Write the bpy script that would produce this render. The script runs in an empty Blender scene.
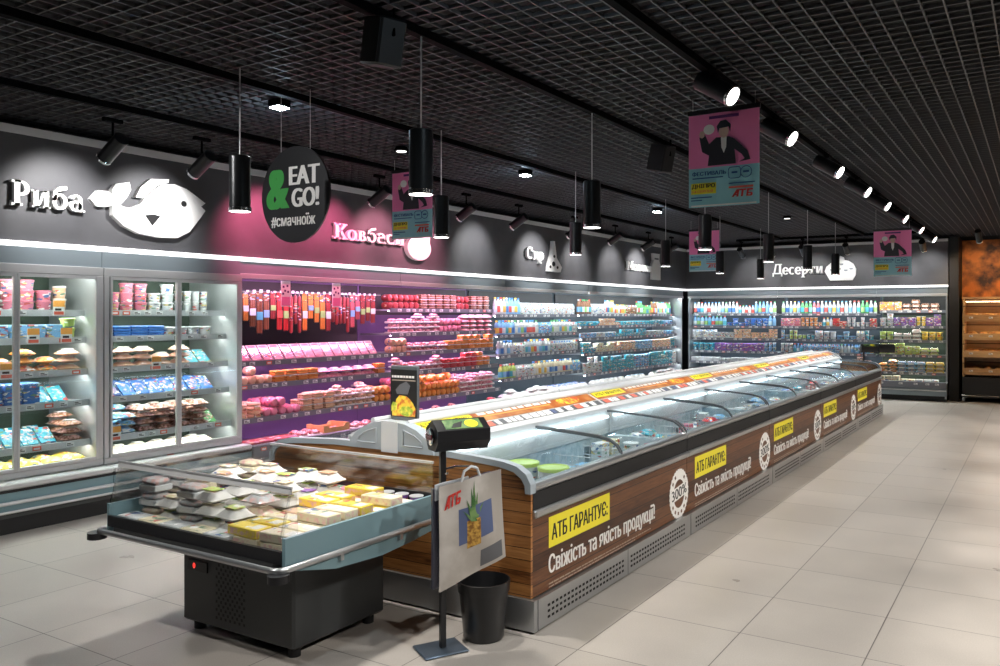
import bpy, math, random
from mathutils import Vector, Matrix

S = bpy.context.scene
COL = S.collection
R = math.radians
random.seed(7)

# ------------------------------------------------------------------ camera, world, exposure
cam_data = bpy.data.cameras.new('camera')
cam = bpy.data.objects.new('camera', cam_data)
COL.objects.link(cam)
cam.location = (0, 0, 1.6)
cam.rotation_euler = (R(90), 0, R(30.81))
cam_data.sensor_width = 36
cam_data.lens = 29.52
cam_data.shift_x = -0.0516
cam_data.shift_y = -0.0181
cam_data.clip_start = 0.05
cam_data.clip_end = 100
S.camera = cam

S.view_settings.view_transform = 'Standard'
S.view_settings.look = 'None'
S.view_settings.gamma = 1
S.view_settings.use_curve_mapping = False
S.view_settings.exposure = 0.32

world = bpy.data.worlds.new('world')
S.world = world
world.use_nodes = True
world.node_tree.nodes['Background'].inputs[0].default_value = (0.5, 0.55, 0.65, 1)
world.node_tree.nodes['Background'].inputs[1].default_value = 0.02

S.cycles.max_bounces = 8
S.cycles.diffuse_bounces = 4
S.cycles.glossy_bounces = 3
S.cycles.transmission_bounces = 4
S.cycles.transparent_max_bounces = 16
S.cycles.sample_clamp_indirect = 4
S.cycles.caustics_reflective = False
S.cycles.caustics_refractive = False
S.cycles.use_denoising = True

P_PENDANT = 80      # power of one pendant downlight
P_TRACK = 190        # track spotlights over the aisle
P_WALL = 54          # spotlights aimed at the sign wall
P_OPPOSITE = 190     # spotlights added on an unseen opposite track, to light the freezer fronts
P_DOWN = 40          # bright recessed downlights
E_LED = 31.0          # shelf and canopy LED strips
E_TRIM = 1.0         # lit edge under the sign wall

# ------------------------------------------------------------------ materials
MATS = {}

def new_mat(name):
    m = bpy.data.materials.new(name)
    m.use_nodes = True
    MATS[name] = m
    nt = m.node_tree
    return m, nt, nt.nodes['Principled BSDF']

def mat(name, col, rough=0.5, metal=0.0, emit=None, es=1.0, spec=0.5, coat=0.0):
    m, nt, b = new_mat(name)
    b.inputs['Base Color'].default_value = (*col, 1)
    b.inputs['Roughness'].default_value = rough
    b.inputs['Metallic'].default_value = metal
    b.inputs['Specular IOR Level'].default_value = spec
    b.inputs['Coat Weight'].default_value = coat
    if emit:
        b.inputs['Emission Color'].default_value = (*emit, 1)
        b.inputs['Emission Strength'].default_value = es
    return m

def noisy(name, c1, c2, scale=8, rough=0.5, metal=0, detail=4, lo=0.4, hi=0.6, stretch=(1, 1, 1), bump=0.0, spec=0.5):
    m, nt, b = new_mat(name)
    tc = nt.nodes.new('ShaderNodeTexCoord')
    mp = nt.nodes.new('ShaderNodeMapping')
    mp.inputs['Scale'].default_value = stretch
    no = nt.nodes.new('ShaderNodeTexNoise')
    no.inputs['Scale'].default_value = scale
    no.inputs['Detail'].default_value = detail
    cr = nt.nodes.new('ShaderNodeValToRGB')
    cr.color_ramp.elements[0].position = lo
    cr.color_ramp.elements[0].color = (*c1, 1)
    cr.color_ramp.elements[1].position = hi
    cr.color_ramp.elements[1].color = (*c2, 1)
    L = nt.links.new
    L(tc.outputs['Object'], mp.inputs['Vector'])
    L(mp.outputs[0], no.inputs['Vector'])
    L(no.outputs['Fac'], cr.inputs[0])
    L(cr.outputs[0], b.inputs['Base Color'])
    b.inputs['Roughness'].default_value = rough
    b.inputs['Metallic'].default_value = metal
    b.inputs['Specular IOR Level'].default_value = spec
    if bump:
        bp = nt.nodes.new('ShaderNodeBump')
        bp.inputs['Strength'].default_value = bump
        bp.inputs['Distance'].default_value = 0.01
        L(no.outputs['Fac'], bp.inputs['Height'])
        L(bp.outputs[0], b.inputs['Normal'])
    return m

def glass(name, tint=(0.95, 0.98, 0.98), gloss=0.02, rough=0.02):
    m, nt, b = new_mat(name)
    nt.nodes.remove(b)
    tr = nt.nodes.new('ShaderNodeBsdfTransparent')
    tr.inputs[0].default_value = (*tint, 1)
    gl = nt.nodes.new('ShaderNodeBsdfGlossy')
    gl.inputs['Roughness'].default_value = rough
    fr = nt.nodes.new('ShaderNodeLayerWeight')
    fr.inputs[0].default_value = 0.25
    ma = nt.nodes.new('ShaderNodeMath')
    ma.operation = 'MULTIPLY_ADD'
    ma.inputs[1].default_value = 0.16
    ma.inputs[2].default_value = gloss
    mx = nt.nodes.new('ShaderNodeMixShader')
    L = nt.links.new
    L(fr.outputs['Facing'], ma.inputs[0])
    L(ma.outputs[0], mx.inputs[0])
    L(tr.outputs[0], mx.inputs[1])
    L(gl.outputs[0], mx.inputs[2])
    L(mx.outputs[0], nt.nodes['Material Output'].inputs[0])
    return m

def tinted(name, mode='plain', rough=0.35):
    """Package material: takes the object's own colour; 'print' adds a printed motif, 'meat' a marbled filling."""
    m, nt, b = new_mat(name)
    L = nt.links.new
    oi = nt.nodes.new('ShaderNodeObjectInfo')
    b.inputs['Roughness'].default_value = rough
    if mode == 'plain':
        L(oi.outputs['Color'], b.inputs['Base Color'])
        return m
    tc = nt.nodes.new('ShaderNodeTexCoord')
    ad = nt.nodes.new('ShaderNodeVectorMath')
    ad.operation = 'ADD'
    sc = nt.nodes.new('ShaderNodeVectorMath')
    sc.operation = 'SCALE'
    cb = nt.nodes.new('ShaderNodeCombineXYZ')
    L(oi.outputs['Random'], cb.inputs[0]); L(oi.outputs['Random'], cb.inputs[2])
    sc.inputs['Scale'].default_value = 37
    L(cb.outputs[0], sc.inputs[0])
    L(tc.outputs['Object'], ad.inputs[0]); L(sc.outputs[0], ad.inputs[1])
    mx = nt.nodes.new('ShaderNodeMix'); mx.data_type = 'RGBA'
    if mode == 'print':
        vo = nt.nodes.new('ShaderNodeTexVoronoi')
        vo.inputs['Scale'].default_value = 30
        st = nt.nodes.new('ShaderNodeMapping'); st.inputs['Scale'].default_value = (1, 1, 2.6)
        cr = nt.nodes.new('ShaderNodeValToRGB')
        cr.color_ramp.interpolation = 'CONSTANT'
        e = cr.color_ramp.elements
        e[0].position = 0; e[0].color = (0, 0, 0, 1)
        e[1].position = 0.66; e[1].color = (1, 1, 1, 1)
        sp = nt.nodes.new('ShaderNodeSeparateColor')
        L(ad.outputs[0], st.inputs['Vector']); L(st.outputs[0], vo.inputs['Vector'])
        L(vo.outputs['Color'], sp.inputs[0])
        L(sp.outputs[0], cr.inputs[0])
        L(cr.outputs[0], mx.inputs['Factor'])
        hue = nt.nodes.new('ShaderNodeValToRGB')
        hue.color_ramp.interpolation = 'CONSTANT'
        cols = [(0.9, 0.9, 0.88), (0.07, 0.14, 0.32), (0.85, 0.83, 0.8), (0.55, 0.10, 0.08), (0.7, 0.55, 0.22), (0.16, 0.30, 0.20)]
        hue.color_ramp.elements[0].position = 0
        hue.color_ramp.elements[0].color = (*cols[0], 1)
        hue.color_ramp.elements[1].position = 1 / 6
        hue.color_ramp.elements[1].color = (*cols[1], 1)
        for k in range(2, 6):
            el = hue.color_ramp.elements.new(k / 6); el.color = (*cols[k], 1)
        ml = nt.nodes.new('ShaderNodeMath'); ml.operation = 'ADD'
        fr = nt.nodes.new('ShaderNodeMath'); fr.operation = 'FRACT'
        L(oi.outputs['Random'], ml.inputs[0]); L(sp.outputs[1], ml.inputs[1])
        L(ml.outputs[0], fr.inputs[0]); L(fr.outputs[0], hue.inputs[0])
        L(oi.outputs['Color'], mx.inputs['A'])
        L(hue.outputs[0], mx.inputs['B'])
    else:
        no = nt.nodes.new('ShaderNodeTexNoise')
        no.inputs['Scale'].default_value = 40
        no.inputs['Detail'].default_value = 4
        cr = nt.nodes.new('ShaderNodeValToRGB')
        cr.color_ramp.elements[0].position = 0.45
        cr.color_ramp.elements[1].position = 0.62
        L(ad.outputs[0], no.inputs['Vector'])
        L(no.outputs['Fac'], cr.inputs[0])
        L(cr.outputs[0], mx.inputs['Factor'])
        L(oi.outputs['Color'], mx.inputs['A'])
        mx.inputs['B'].default_value = (0.76, 0.46, 0.42, 1)
    L(mx.outputs['Result'], b.inputs['Base Color'])
    return m

def random_hue(name, cols, rough=0.4):
    m, nt, b = new_mat(name)
    oi = nt.nodes.new('ShaderNodeObjectInfo')
    cr = nt.nodes.new('ShaderNodeValToRGB')
    cr.color_ramp.interpolation = 'CONSTANT'
    e = cr.color_ramp.elements
    e[0].position = 0; e[0].color = (*cols[0], 1)
    e[1].position = 1 / len(cols); e[1].color = (*cols[1], 1)
    for k in range(2, len(cols)):
        el = e.new(k / len(cols)); el.color = (*cols[k], 1)
    nt.links.new(oi.outputs['Random'], cr.inputs[0])
    nt.links.new(cr.outputs[0], b.inputs['Base Color'])
    b.inputs['Roughness'].default_value = rough
    return m

def floor_mat():
    m, nt, b = new_mat('floor_tiles')
    L = nt.links.new
    tc = nt.nodes.new('ShaderNodeTexCoord')
    mp = nt.nodes.new('ShaderNodeMapping')
    mp.inputs['Location'].default_value = (-0.5 + 0.0, -0.43, 0)
    br = nt.nodes.new('ShaderNodeTexBrick')
    br.offset = 0.0
    br.inputs['Scale'].default_value = 1.0
    br.inputs['Brick Width'].default_value = 0.6
    br.inputs['Row Height'].default_value = 0.6
    br.inputs['Mortar Size'].default_value = 0.0028
    br.inputs['Mortar Smooth'].default_value = 0.1
    br.inputs['Bias'].default_value = 0.0
    br.inputs['Color1'].default_value = (0.50, 0.455, 0.41, 1)
    br.inputs['Color2'].default_value = (0.55, 0.502, 0.455, 1)
    br.inputs['Mortar'].default_value = (0.16, 0.145, 0.13, 1)
    no = nt.nodes.new('ShaderNodeTexNoise')
    no.inputs['Scale'].default_value = 3
    no.inputs['Detail'].default_value = 6
    no2 = nt.nodes.new('ShaderNodeTexNoise')
    no2.inputs['Scale'].default_value = 160
    mx = nt.nodes.new('ShaderNodeMix'); mx.data_type = 'RGBA'; mx.blend_type = 'MULTIPLY'
    mx.inputs['Factor'].default_value = 0.25
    mx2 = nt.nodes.new('ShaderNodeMix'); mx2.data_type = 'RGBA'; mx2.blend_type = 'OVERLAY'
    mx2.inputs['Factor'].default_value = 0.18
    L(tc.outputs['Object'], mp.inputs['Vector'])
    L(mp.outputs[0], br.inputs['Vector'])
    L(tc.outputs['Object'], no.inputs['Vector'])
    L(tc.outputs['Object'], no2.inputs['Vector'])
    L(br.outputs['Color'], mx.inputs['A']); L(no.outputs['Fac'], mx.inputs['B'])
    L(mx.outputs['Result'], mx2.inputs['A']); L(no2.outputs['Fac'], mx2.inputs['B'])
    L(mx2.outputs['Result'], b.inputs['Base Color'])
    rr = nt.nodes.new('ShaderNodeMapRange')
    rr.inputs['To Min'].default_value = 0.22; rr.inputs['To Max'].default_value = 0.42
    L(no.outputs['Fac'], rr.inputs['Value'])
    L(rr.outputs[0], b.inputs['Roughness'])
    bp = nt.nodes.new('ShaderNodeBump'); bp.invert = True
    bp.inputs['Strength'].default_value = 0.4; bp.inputs['Distance'].default_value = 0.002
    L(br.outputs['Fac'], bp.inputs['Height']); L(bp.outputs[0], b.inputs['Normal'])
    return m

def wood_mat(name, dark, mid, light, plank=0.075):
    """Horizontal boards: seams every `plank` metres of height, grain along the board."""
    m, nt, b = new_mat(name)
    L = nt.links.new
    tc = nt.nodes.new('ShaderNodeTexCoord')
    sp = nt.nodes.new('ShaderNodeSeparateXYZ')
    L(tc.outputs['Object'], sp.inputs[0])
    dv = nt.nodes.new('ShaderNodeMath'); dv.operation = 'DIVIDE'; dv.inputs[1].default_value = plank
    L(sp.outputs['Z'], dv.inputs[0])
    fl = nt.nodes.new('ShaderNodeMath'); fl.operation = 'FLOOR'; L(dv.outputs[0], fl.inputs[0])
    fr = nt.nodes.new('ShaderNodeMath'); fr.operation = 'FRACT'; L(dv.outputs[0], fr.inputs[0])
    wn = nt.nodes.new('ShaderNodeTexWhiteNoise'); wn.noise_dimensions = '1D'; L(fl.outputs[0], wn.inputs['W'])
    mp = nt.nodes.new('ShaderNodeMapping'); mp.inputs['Scale'].default_value = (2.5, 2.5, 38)
    L(tc.outputs['Object'], mp.inputs['Vector'])
    no = nt.nodes.new('ShaderNodeTexNoise'); no.inputs['Scale'].default_value = 2.2; no.inputs['Detail'].default_value = 6
    no.inputs['Distortion'].default_value = 0.6
    ad = nt.nodes.new('ShaderNodeVectorMath'); ad.operation = 'ADD'
    L(mp.outputs[0], ad.inputs[0]); L(wn.outputs['Color'], ad.inputs[1]); L(ad.outputs[0], no.inputs['Vector'])
    mm = nt.nodes.new('ShaderNodeMath'); mm.operation = 'MULTIPLY_ADD'; mm.inputs[1].default_value = 0.35
    L(wn.outputs['Value'], mm.inputs[0])
    m2 = nt.nodes.new('ShaderNodeMath'); m2.operation = 'MULTIPLY'; m2.inputs[1].default_value = 0.75
    L(no.outputs['Fac'], m2.inputs[0]); L(m2.outputs[0], mm.inputs[2])
    cr = nt.nodes.new('ShaderNodeValToRGB')
    cr.color_ramp.elements[0].position = 0.25; cr.color_ramp.elements[0].color = (*dark, 1)
    cr.color_ramp.elements[1].position = 0.85; cr.color_ramp.elements[1].color = (*light, 1)
    el = cr.color_ramp.elements.new(0.52); el.color = (*mid, 1)
    L(mm.outputs[0], cr.inputs[0])
    lt = nt.nodes.new('ShaderNodeMath'); lt.operation = 'LESS_THAN'; lt.inputs[1].default_value = 0.06
    L(fr.outputs[0], lt.inputs[0])
    mx = nt.nodes.new('ShaderNodeMix'); mx.data_type = 'RGBA'
    L(lt.outputs[0], mx.inputs['Factor']); L(cr.outputs[0], mx.inputs['A'])
    mx.inputs['B'].default_value = (dark[0] * .4, dark[1] * .4, dark[2] * .4, 1)
    L(mx.outputs['Result'], b.inputs['Base Color'])
    b.inputs['Roughness'].default_value = 0.38
    return m

M = dict(
    floor=floor_mat(),
    black=mat('matte_black', (0.007, 0.007, 0.008), 0.6),
    satin_black=mat('satin_black', (0.014, 0.014, 0.016), 0.3),
    lamp_black=mat('lamp_black', (0.008, 0.009, 0.010), 0.32, spec=0.35),
    plenum=mat('plenum_black', (0.004, 0.004, 0.005), 0.9),
    grid=mat('grid_metal', (0.065, 0.065, 0.071), 0.5),
    track=mat('track_black', (0.003, 0.003, 0.0035), 0.7, spec=0.03),
    signwall=noisy('sign_wall_paint', (0.062, 0.062, 0.068), (0.075, 0.075, 0.082), 3, 0.6),
    darkwall=mat('dark_wall_paint', (0.035, 0.035, 0.037), 0.7),
    strip=mat('pale_strip', (0.62, 0.62, 0.62), 0.5),
    lit_edge=mat('lit_edge', (0.85, 0.85, 0.85), 0.4, emit=(1, 1, 1), es=E_TRIM),
    canopy=mat('canopy_steel', (0.25, 0.30, 0.33), 0.4, 0.2),
    steel=mat('brushed_steel', (0.55, 0.56, 0.57), 0.32, 0.9),
    chrome=mat('chrome', (0.8, 0.8, 0.82), 0.12, 1.0),
    alu=mat('aluminium_frame', (0.72, 0.73, 0.74), 0.35, 0.55),
    white=mat('white_plastic', (0.62, 0.64, 0.66), 0.35),
    white_sign=mat('white_sign_face', (0.88, 0.88, 0.87), 0.45),
    frost=noisy('frosted_liner', (0.42, 0.52, 0.57), (0.58, 0.66, 0.70), 18, 0.45),
    green_liner=mat('green_grey_liner', (0.05, 0.08, 0.055), 0.5),
    liner=mat('dark_liner', (0.014, 0.014, 0.017), 0.5),
    purple_liner=mat('lilac_liner', (0.13, 0.075, 0.22), 0.45),
    grey_liner=mat('grey_liner', (0.035, 0.06, 0.085), 0.45),
    rail=mat('shelf_rail', (0.16, 0.17, 0.2), 0.4),
    shelf=mat('shelf_steel', (0.42, 0.44, 0.47), 0.4, 0.3),
    shelf_pale=mat('pale_shelf_steel', (0.60, 0.63, 0.65), 0.4, 0.2),
    tag=mat('price_tag_white', (0.85, 0.85, 0.85), 0.5),
    tag_red=mat('price_tag_red', (0.8, 0.16, 0.1), 0.5),
    tag_orange=mat('price_tag_orange', (0.9, 0.4, 0.08), 0.5),
    led_white=mat('led_white', (1, 1, 1), 0.5, emit=(0.88, 0.96, 1.0), es=E_LED),
    led_green=mat('led_neutral', (1, 1, 1), 0.5, emit=(0.95, 1.0, 0.93), es=E_LED),
    led_pink=mat('led_pink', (1, 1, 1), 0.5, emit=(1.0, 0.50, 0.82), es=E_LED * 1.1),
    added_warm_led=mat('added_warm_led', (1, 1, 1), 0.5, emit=(1.0, 0.72, 0.42), es=12),
    added_freezer_led=mat('added_freezer_led', (1, 1, 1), 0.5, emit=(0.85, 0.96, 1.0), es=E_LED * 0.16),
    lens=mat('lamp_lens', (1, 1, 1), 0.3, emit=(1.0, 0.97, 0.92), es=7),
    lens_dim=mat('lamp_ring', (1, 1, 1), 0.3, emit=(1.0, 0.97, 0.94), es=1.6),
    lens_hot=mat('downlight_lens', (1, 1, 1), 0.3, emit=(0.85, 0.95, 1.0), es=60),
    glass=glass('clear_glass'),
    lid_glass=glass('freezer_lid_glass', (0.93, 0.97, 0.98), 0.02),
    acrylic=glass('clear_acrylic', (0.95, 0.96, 0.96), 0.12, 0.10),
    film=glass('clear_film', (0.97, 0.97, 0.97), 0.10, 0.12),
    rim=mat('dark_grey_rim', (0.10, 0.11, 0.12), 0.35),
    capgrey=mat('grey_moulding', (0.36, 0.41, 0.45), 0.4),
    capline=mat('moulding_groove', (0.30, 0.33, 0.36), 0.5),
    teal=mat('teal_grey_panel', (0.20, 0.32, 0.36), 0.35),
    gunmetal=mat('gunmetal', (0.060, 0.064, 0.066), 0.4, 0.4),
    wood=wood_mat('brown_boards', (0.032, 0.010, 0.004), (0.090, 0.031, 0.011), (0.19, 0.075, 0.028)),
    wood_end=wood_mat('orange_lit_boards', (0.10, 0.03, 0.008), (0.33, 0.13, 0.035), (0.52, 0.24, 0.075), 0.06),  # the brown boards again, with orange light put into the colour
    rackwood=wood_mat('bread_rack_boards', (0.30, 0.16, 0.07), (0.50, 0.30, 0.14), (0.62, 0.42, 0.22), 0.35),
    yellow=mat('label_yellow', (0.86, 0.74, 0.03), 0.45),
    ink=mat('black_ink', (0.012, 0.012, 0.012), 0.5),
    white_ink=mat('white_ink', (0.82, 0.80, 0.77), 0.5),
    pale_ink=mat('pale_brown_ink', (0.45, 0.36, 0.29), 0.5),
    red_ink=mat('red_ink', (0.62, 0.04, 0.03), 0.45),
    green_ink=mat('green_ink', (0.03, 0.30, 0.045), 0.45),
    blue_ink=mat('blue_ink', (0.02, 0.10, 0.26), 0.45),
    purple_ink=mat('purple_ink', (0.10, 0.02, 0.14), 0.45),
    poster_pink=mat('poster_pink', (0.85, 0.22, 0.46), 0.5),
    poster_teal=mat('poster_teal', (0.30, 0.62, 0.68), 0.5),
    poster_skin=mat('poster_skin', (0.62, 0.42, 0.34), 0.5),
    poster_black=mat('poster_black', (0.02, 0.018, 0.025), 0.5),
    banner=noisy('orange_banner', (0.36, 0.09, 0.012), (0.60, 0.27, 0.07), 5, 0.4, stretch=(1, 1, 1), lo=0.42, hi=0.62),
    food=noisy('food_picture', (0.60, 0.08, 0.03), (0.90, 0.62, 0.06), 26, 0.4, lo=0.42, hi=0.58),
    salad=noisy('salad_picture', (0.30, 0.42, 0.04), (0.85, 0.75, 0.10), 40, 0.4),
    smoke=mat('grey_smoke_print', (0.12, 0.12, 0.13), 0.45),
    cable=mat('steel_cable', (0.55, 0.55, 0.55), 0.4, 0.5),
    mural=noisy('orange_mural', (0.05, 0.012, 0.004), (0.75, 0.22, 0.03), 3.4, 0.55, detail=8, lo=0.40, hi=0.62),
    bag_print=noisy('bag_paper', (0.42, 0.38, 0.34), (0.55, 0.51, 0.47), 6, 0.3),
    bag_dark=mat('bag_dark_print', (0.06, 0.06, 0.085), 0.35),
    bag_photo=mat('bag_blue_print', (0.10, 0.13, 0.25), 0.4),
    pine=noisy('pineapple_skin', (0.25, 0.11, 0.02), (0.62, 0.36, 0.07), 60, 0.5),
    leaf=noisy('leaf_green', (0.04, 0.13, 0.03), (0.18, 0.30, 0.10), 20, 0.5),
    bin=mat('bin_plastic', (0.012, 0.012, 0.013), 0.32),
    slate=mat('steel_blue_plate', (0.13, 0.17, 0.22), 0.3, 0.6),
    led_red=mat('red_digits', (0.3, 0, 0), 0.4, emit=(1, 0.04, 0.03), es=2.0),
    red_glass=mat('red_lens', (0.25, 0.03, 0.04), 0.15, coat=0.8),
    cardboard=noisy('cardboard', (0.62, 0.30, 0.12), (0.72, 0.38, 0.16), 8, 0.6),
    # packaging
    tint=tinted('pack_plain', 'plain', 0.35),
    printed=tinted('pack_printed', 'print', 0.35),
    meat=tinted('pack_meat', 'meat', 0.28),
    cap=random_hue('cap_colours', [(0.05, 0.2, 0.6), (0.8, 0.8, 0.8), (0.1, 0.4, 0.15), (0.7, 0.08, 0.06), (0.1, 0.35, 0.65), (0.85, 0.6, 0.1)]),
    label=random_hue('label_colours', [(0.75, 0.78, 0.8), (0.25, 0.5, 0.75), (0.08, 0.22, 0.55), (0.35, 0.6, 0.2), (0.8, 0.8, 0.75), (0.1, 0.45, 0.55), (0.7, 0.12, 0.1), (0.6, 0.75, 0.8), (0.8, 0.5, 0.1)]),
    foil=mat('foil', (0.75, 0.76, 0.78), 0.3, 0.4),
    card=mat('pack_card_white', (0.74, 0.72, 0.69), 0.45),
    crust=noisy('bread_crust', (0.30, 0.13, 0.035), (0.62, 0.36, 0.12), 12, 0.6, bump=0.2),
)

# ------------------------------------------------------------------ mesh helper
class MB:
    def __init__(self):
        self.v, self.f, self.m, self.mats = [], [], [], []

    def mi(self, m):
        m = M[m] if isinstance(m, str) else m
        if m not in self.mats:
            self.mats.append(m)
        return self.mats.index(m)

    def add(self, verts, faces, m, T=None):
        o = len(self.v)
        k = self.mi(m)
        self.v += [tuple(T @ Vector(p)) if T is not None else tuple(p) for p in verts]
        for f in faces:
            self.f.append(tuple(i + o for i in f)); self.m.append(k)
        return self

    def box(self, x0, x1, y0, y1, z0, z1, m, c=0.0, T=None):
        if x0 > x1: x0, x1 = x1, x0
        if y0 > y1: y0, y1 = y1, y0
        if z0 > z1: z0, z1 = z1, z0
        if c <= 0:
            v = [(x0, y0, z0), (x1, y0, z0), (x1, y1, z0), (x0, y1, z0), (x0, y0, z1), (x1, y0, z1), (x1, y1, z1), (x0, y1, z1)]
            f = [(0, 3, 2, 1), (4, 5, 6, 7), (0, 1, 5, 4), (1, 2, 6, 5), (2, 3, 7, 6), (3, 0, 4, 7)]
            return self.add(v, f, m, T)
        c = min(c, (x1 - x0) / 2.01, (y1 - y0) / 2.01, (z1 - z0) / 2.01)
        rings = []
        def ring(ix, iz):
            a, b, d, e = x0 + ix, x1 - ix, y0 + ix, y1 - ix
            return [(a + c, d, iz), (b - c, d, iz), (b, d + c, iz), (b, e - c, iz), (b - c, e, iz), (a + c, e, iz), (a, e - c, iz), (a, d + c, iz)]
        for ix, iz in ((c, z0), (0, z0 + c), (0, z1 - c), (c, z1)):
            if ix:
                a, b, d, e = x0 + c, x1 - c, y0 + c, y1 - c
                g = c * 0.3
                rings.append([(a + g, d, iz), (b - g, d, iz), (b, d + g, iz), (b, e - g, iz), (b - g, e, iz), (a + g, e, iz), (a, e - g, iz), (a, d + g, iz)])
            else:
                rings.append(ring(0, iz))
        return self.loft(rings, m, T=T)

    def loft(self, rings, m, T=None, caps=True, closed=True):
        n = len(rings[0])
        v = [p for r in rings for p in r]
        f = []
        for i in range(len(rings) - 1):
            for j in range(n if closed else n - 1):
                k = (j + 1) % n
                f.append((i * n + j, i * n + k, (i + 1) * n + k, (i + 1) * n + j))
        if caps:
            f.append(tuple(reversed(range(n))))
            f.append(tuple((len(rings) - 1) * n + j for j in range(n)))
        return self.add(v, f, m, T)

    def lathe(self, prof, m, n=16, T=None, caps=True):
        rings = [[(r * math.cos(2 * math.pi * j / n), r * math.sin(2 * math.pi * j / n), z) for j in range(n)] for r, z in prof]
        return self.loft(rings, m, T, caps)

    def cyl(self, p0, p1, r, m, n=12, r1=None):
        p0, p1 = Vector(p0), Vector(p1)
        d = p1 - p0
        q = d.to_track_quat('Z', 'Y').to_matrix().to_4x4()
        return self.lathe([(r, 0), (r if r1 is None else r1, d.length)], m, n, Matrix.Translation(p0) @ q)

    def tube(self, pts, r, m, n=8, closed=False):
        pts = [Vector(p) for p in pts]
        rings = []
        N = len(pts)
        up = Vector((0, 0, 1))
        for i, p in enumerate(pts):
            a = pts[(i - 1) % N] if closed or i > 0 else p
            b = pts[(i + 1) % N] if closed or i < N - 1 else p
            t = (b - a).normalized()
            s = t.cross(up)
            if s.length < 1e-4: s = t.cross(Vector((1, 0, 0)))
            s.normalize()
            w = s.cross(t).normalized()
            rings.append([tuple(p + s * (r * math.cos(2 * math.pi * j / n)) + w * (r * math.sin(2 * math.pi * j / n))) for j in range(n)])
        if closed:
            rings.append(rings[0])
        return self.loft(rings, m, caps=not closed)

    def prism(self, poly, z0, z1, m, T=None):
        """poly: 2D outline (any simple polygon) extruded z0..z1; T maps to place."""
        n = len(poly)
        v = [(x, y, z0) for x, y in poly] + [(x, y, z1) for x, y in poly]
        f = [tuple(reversed(range(n))), tuple(range(n, 2 * n))] + [(i, (i + 1) % n, n + (i + 1) % n, n + i) for i in range(n)]
        return self.add(v, f, m, T)

    def blob(self, c, r, m, n=10, k=6, jit=0.0, T=None):
        rx, ry, rz = r if isinstance(r, tuple) else (r, r, r)
        rings = []
        for i in range(k + 1):
            a = math.pi * i / k
            s, z = max(math.sin(a), 0.03), -math.cos(a)
            rings.append([(c[0] + rx * s * math.cos(2 * math.pi * j / n) * (1 + random.uniform(-jit, jit)), c[1] + ry * s * math.sin(2 * math.pi * j / n) * (1 + random.uniform(-jit, jit)), c[2] + rz * z) for j in range(n)])
        return self.loft(rings, m, T)

    def capsule(self, p0, p1, r, m, n=8, bend=0.0):
        """A sausage: rounded tube from p0 to p1, sagging by `bend` in z."""
        p0, p1 = Vector(p0), Vector(p1)
        d = p1 - p0
        q = d.to_track_quat('Z', 'Y').to_matrix().to_4x4()
        l = d.length
        pr = [(r * 0.25, 0), (r * 0.75, r * 0.3), (r, r), (r * 1.02, l / 2), (r, l - r), (r * 0.75, l - r * 0.3), (r * 0.25, l)]
        return self.lathe(pr, m, n, Matrix.Translation(p0) @ q)

    def text(self, s, w, h, T, m, depth=0.0006, bold=0.0, fit=True):
        v, f = text_geo(s, 0)
        x0 = min(p[0] for p in v); x1 = max(p[0] for p in v)
        y0 = min(p[1] for p in v); y1 = max(p[1] for p in v)
        sx = w / (x1 - x0)
        sy = h / (y1 - y0)
        vv = [((p[0] - x0) * sx, (p[1] - y0) * sy, depth + (p[2] - .01) * .5 if p[2] > 0 else 0.0) for p in v]
        if bold > 0:        # heavier strokes: the outline again, a little to either side
            d = bold * .5 * sy
            for k_, dx in enumerate((-d, d)):
                self.add([(p[0] + dx, p[1], (p[2] + .0003 * (k_ + 1)) if p[2] > 0 else .0001 * (k_ + 1)) for p in vv], f, m, T)
        return self.add(vv, f, m, T)

    def mesh(self, name, smooth=True):
        me = bpy.data.meshes.new(name)
        me.from_pydata(self.v, [], self.f)
        for m in self.mats:
            me.materials.append(m)
        me.polygons.foreach_set('material_index', self.m)
        if smooth:
            me.shade_smooth()
            me.set_sharp_from_angle(angle=R(38))
        me.update()
        return me

    def obj(self, name, parent=None, loc=(0, 0, 0), rot=(0, 0, 0), smooth=True, label=None):
        o = bpy.data.objects.new(name, self.mesh(name, smooth))
        COL.objects.link(o)
        o.location = loc
        o.rotation_euler = rot
        if parent: o.parent = parent
        if label: o['label'] = label
        return o

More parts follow.
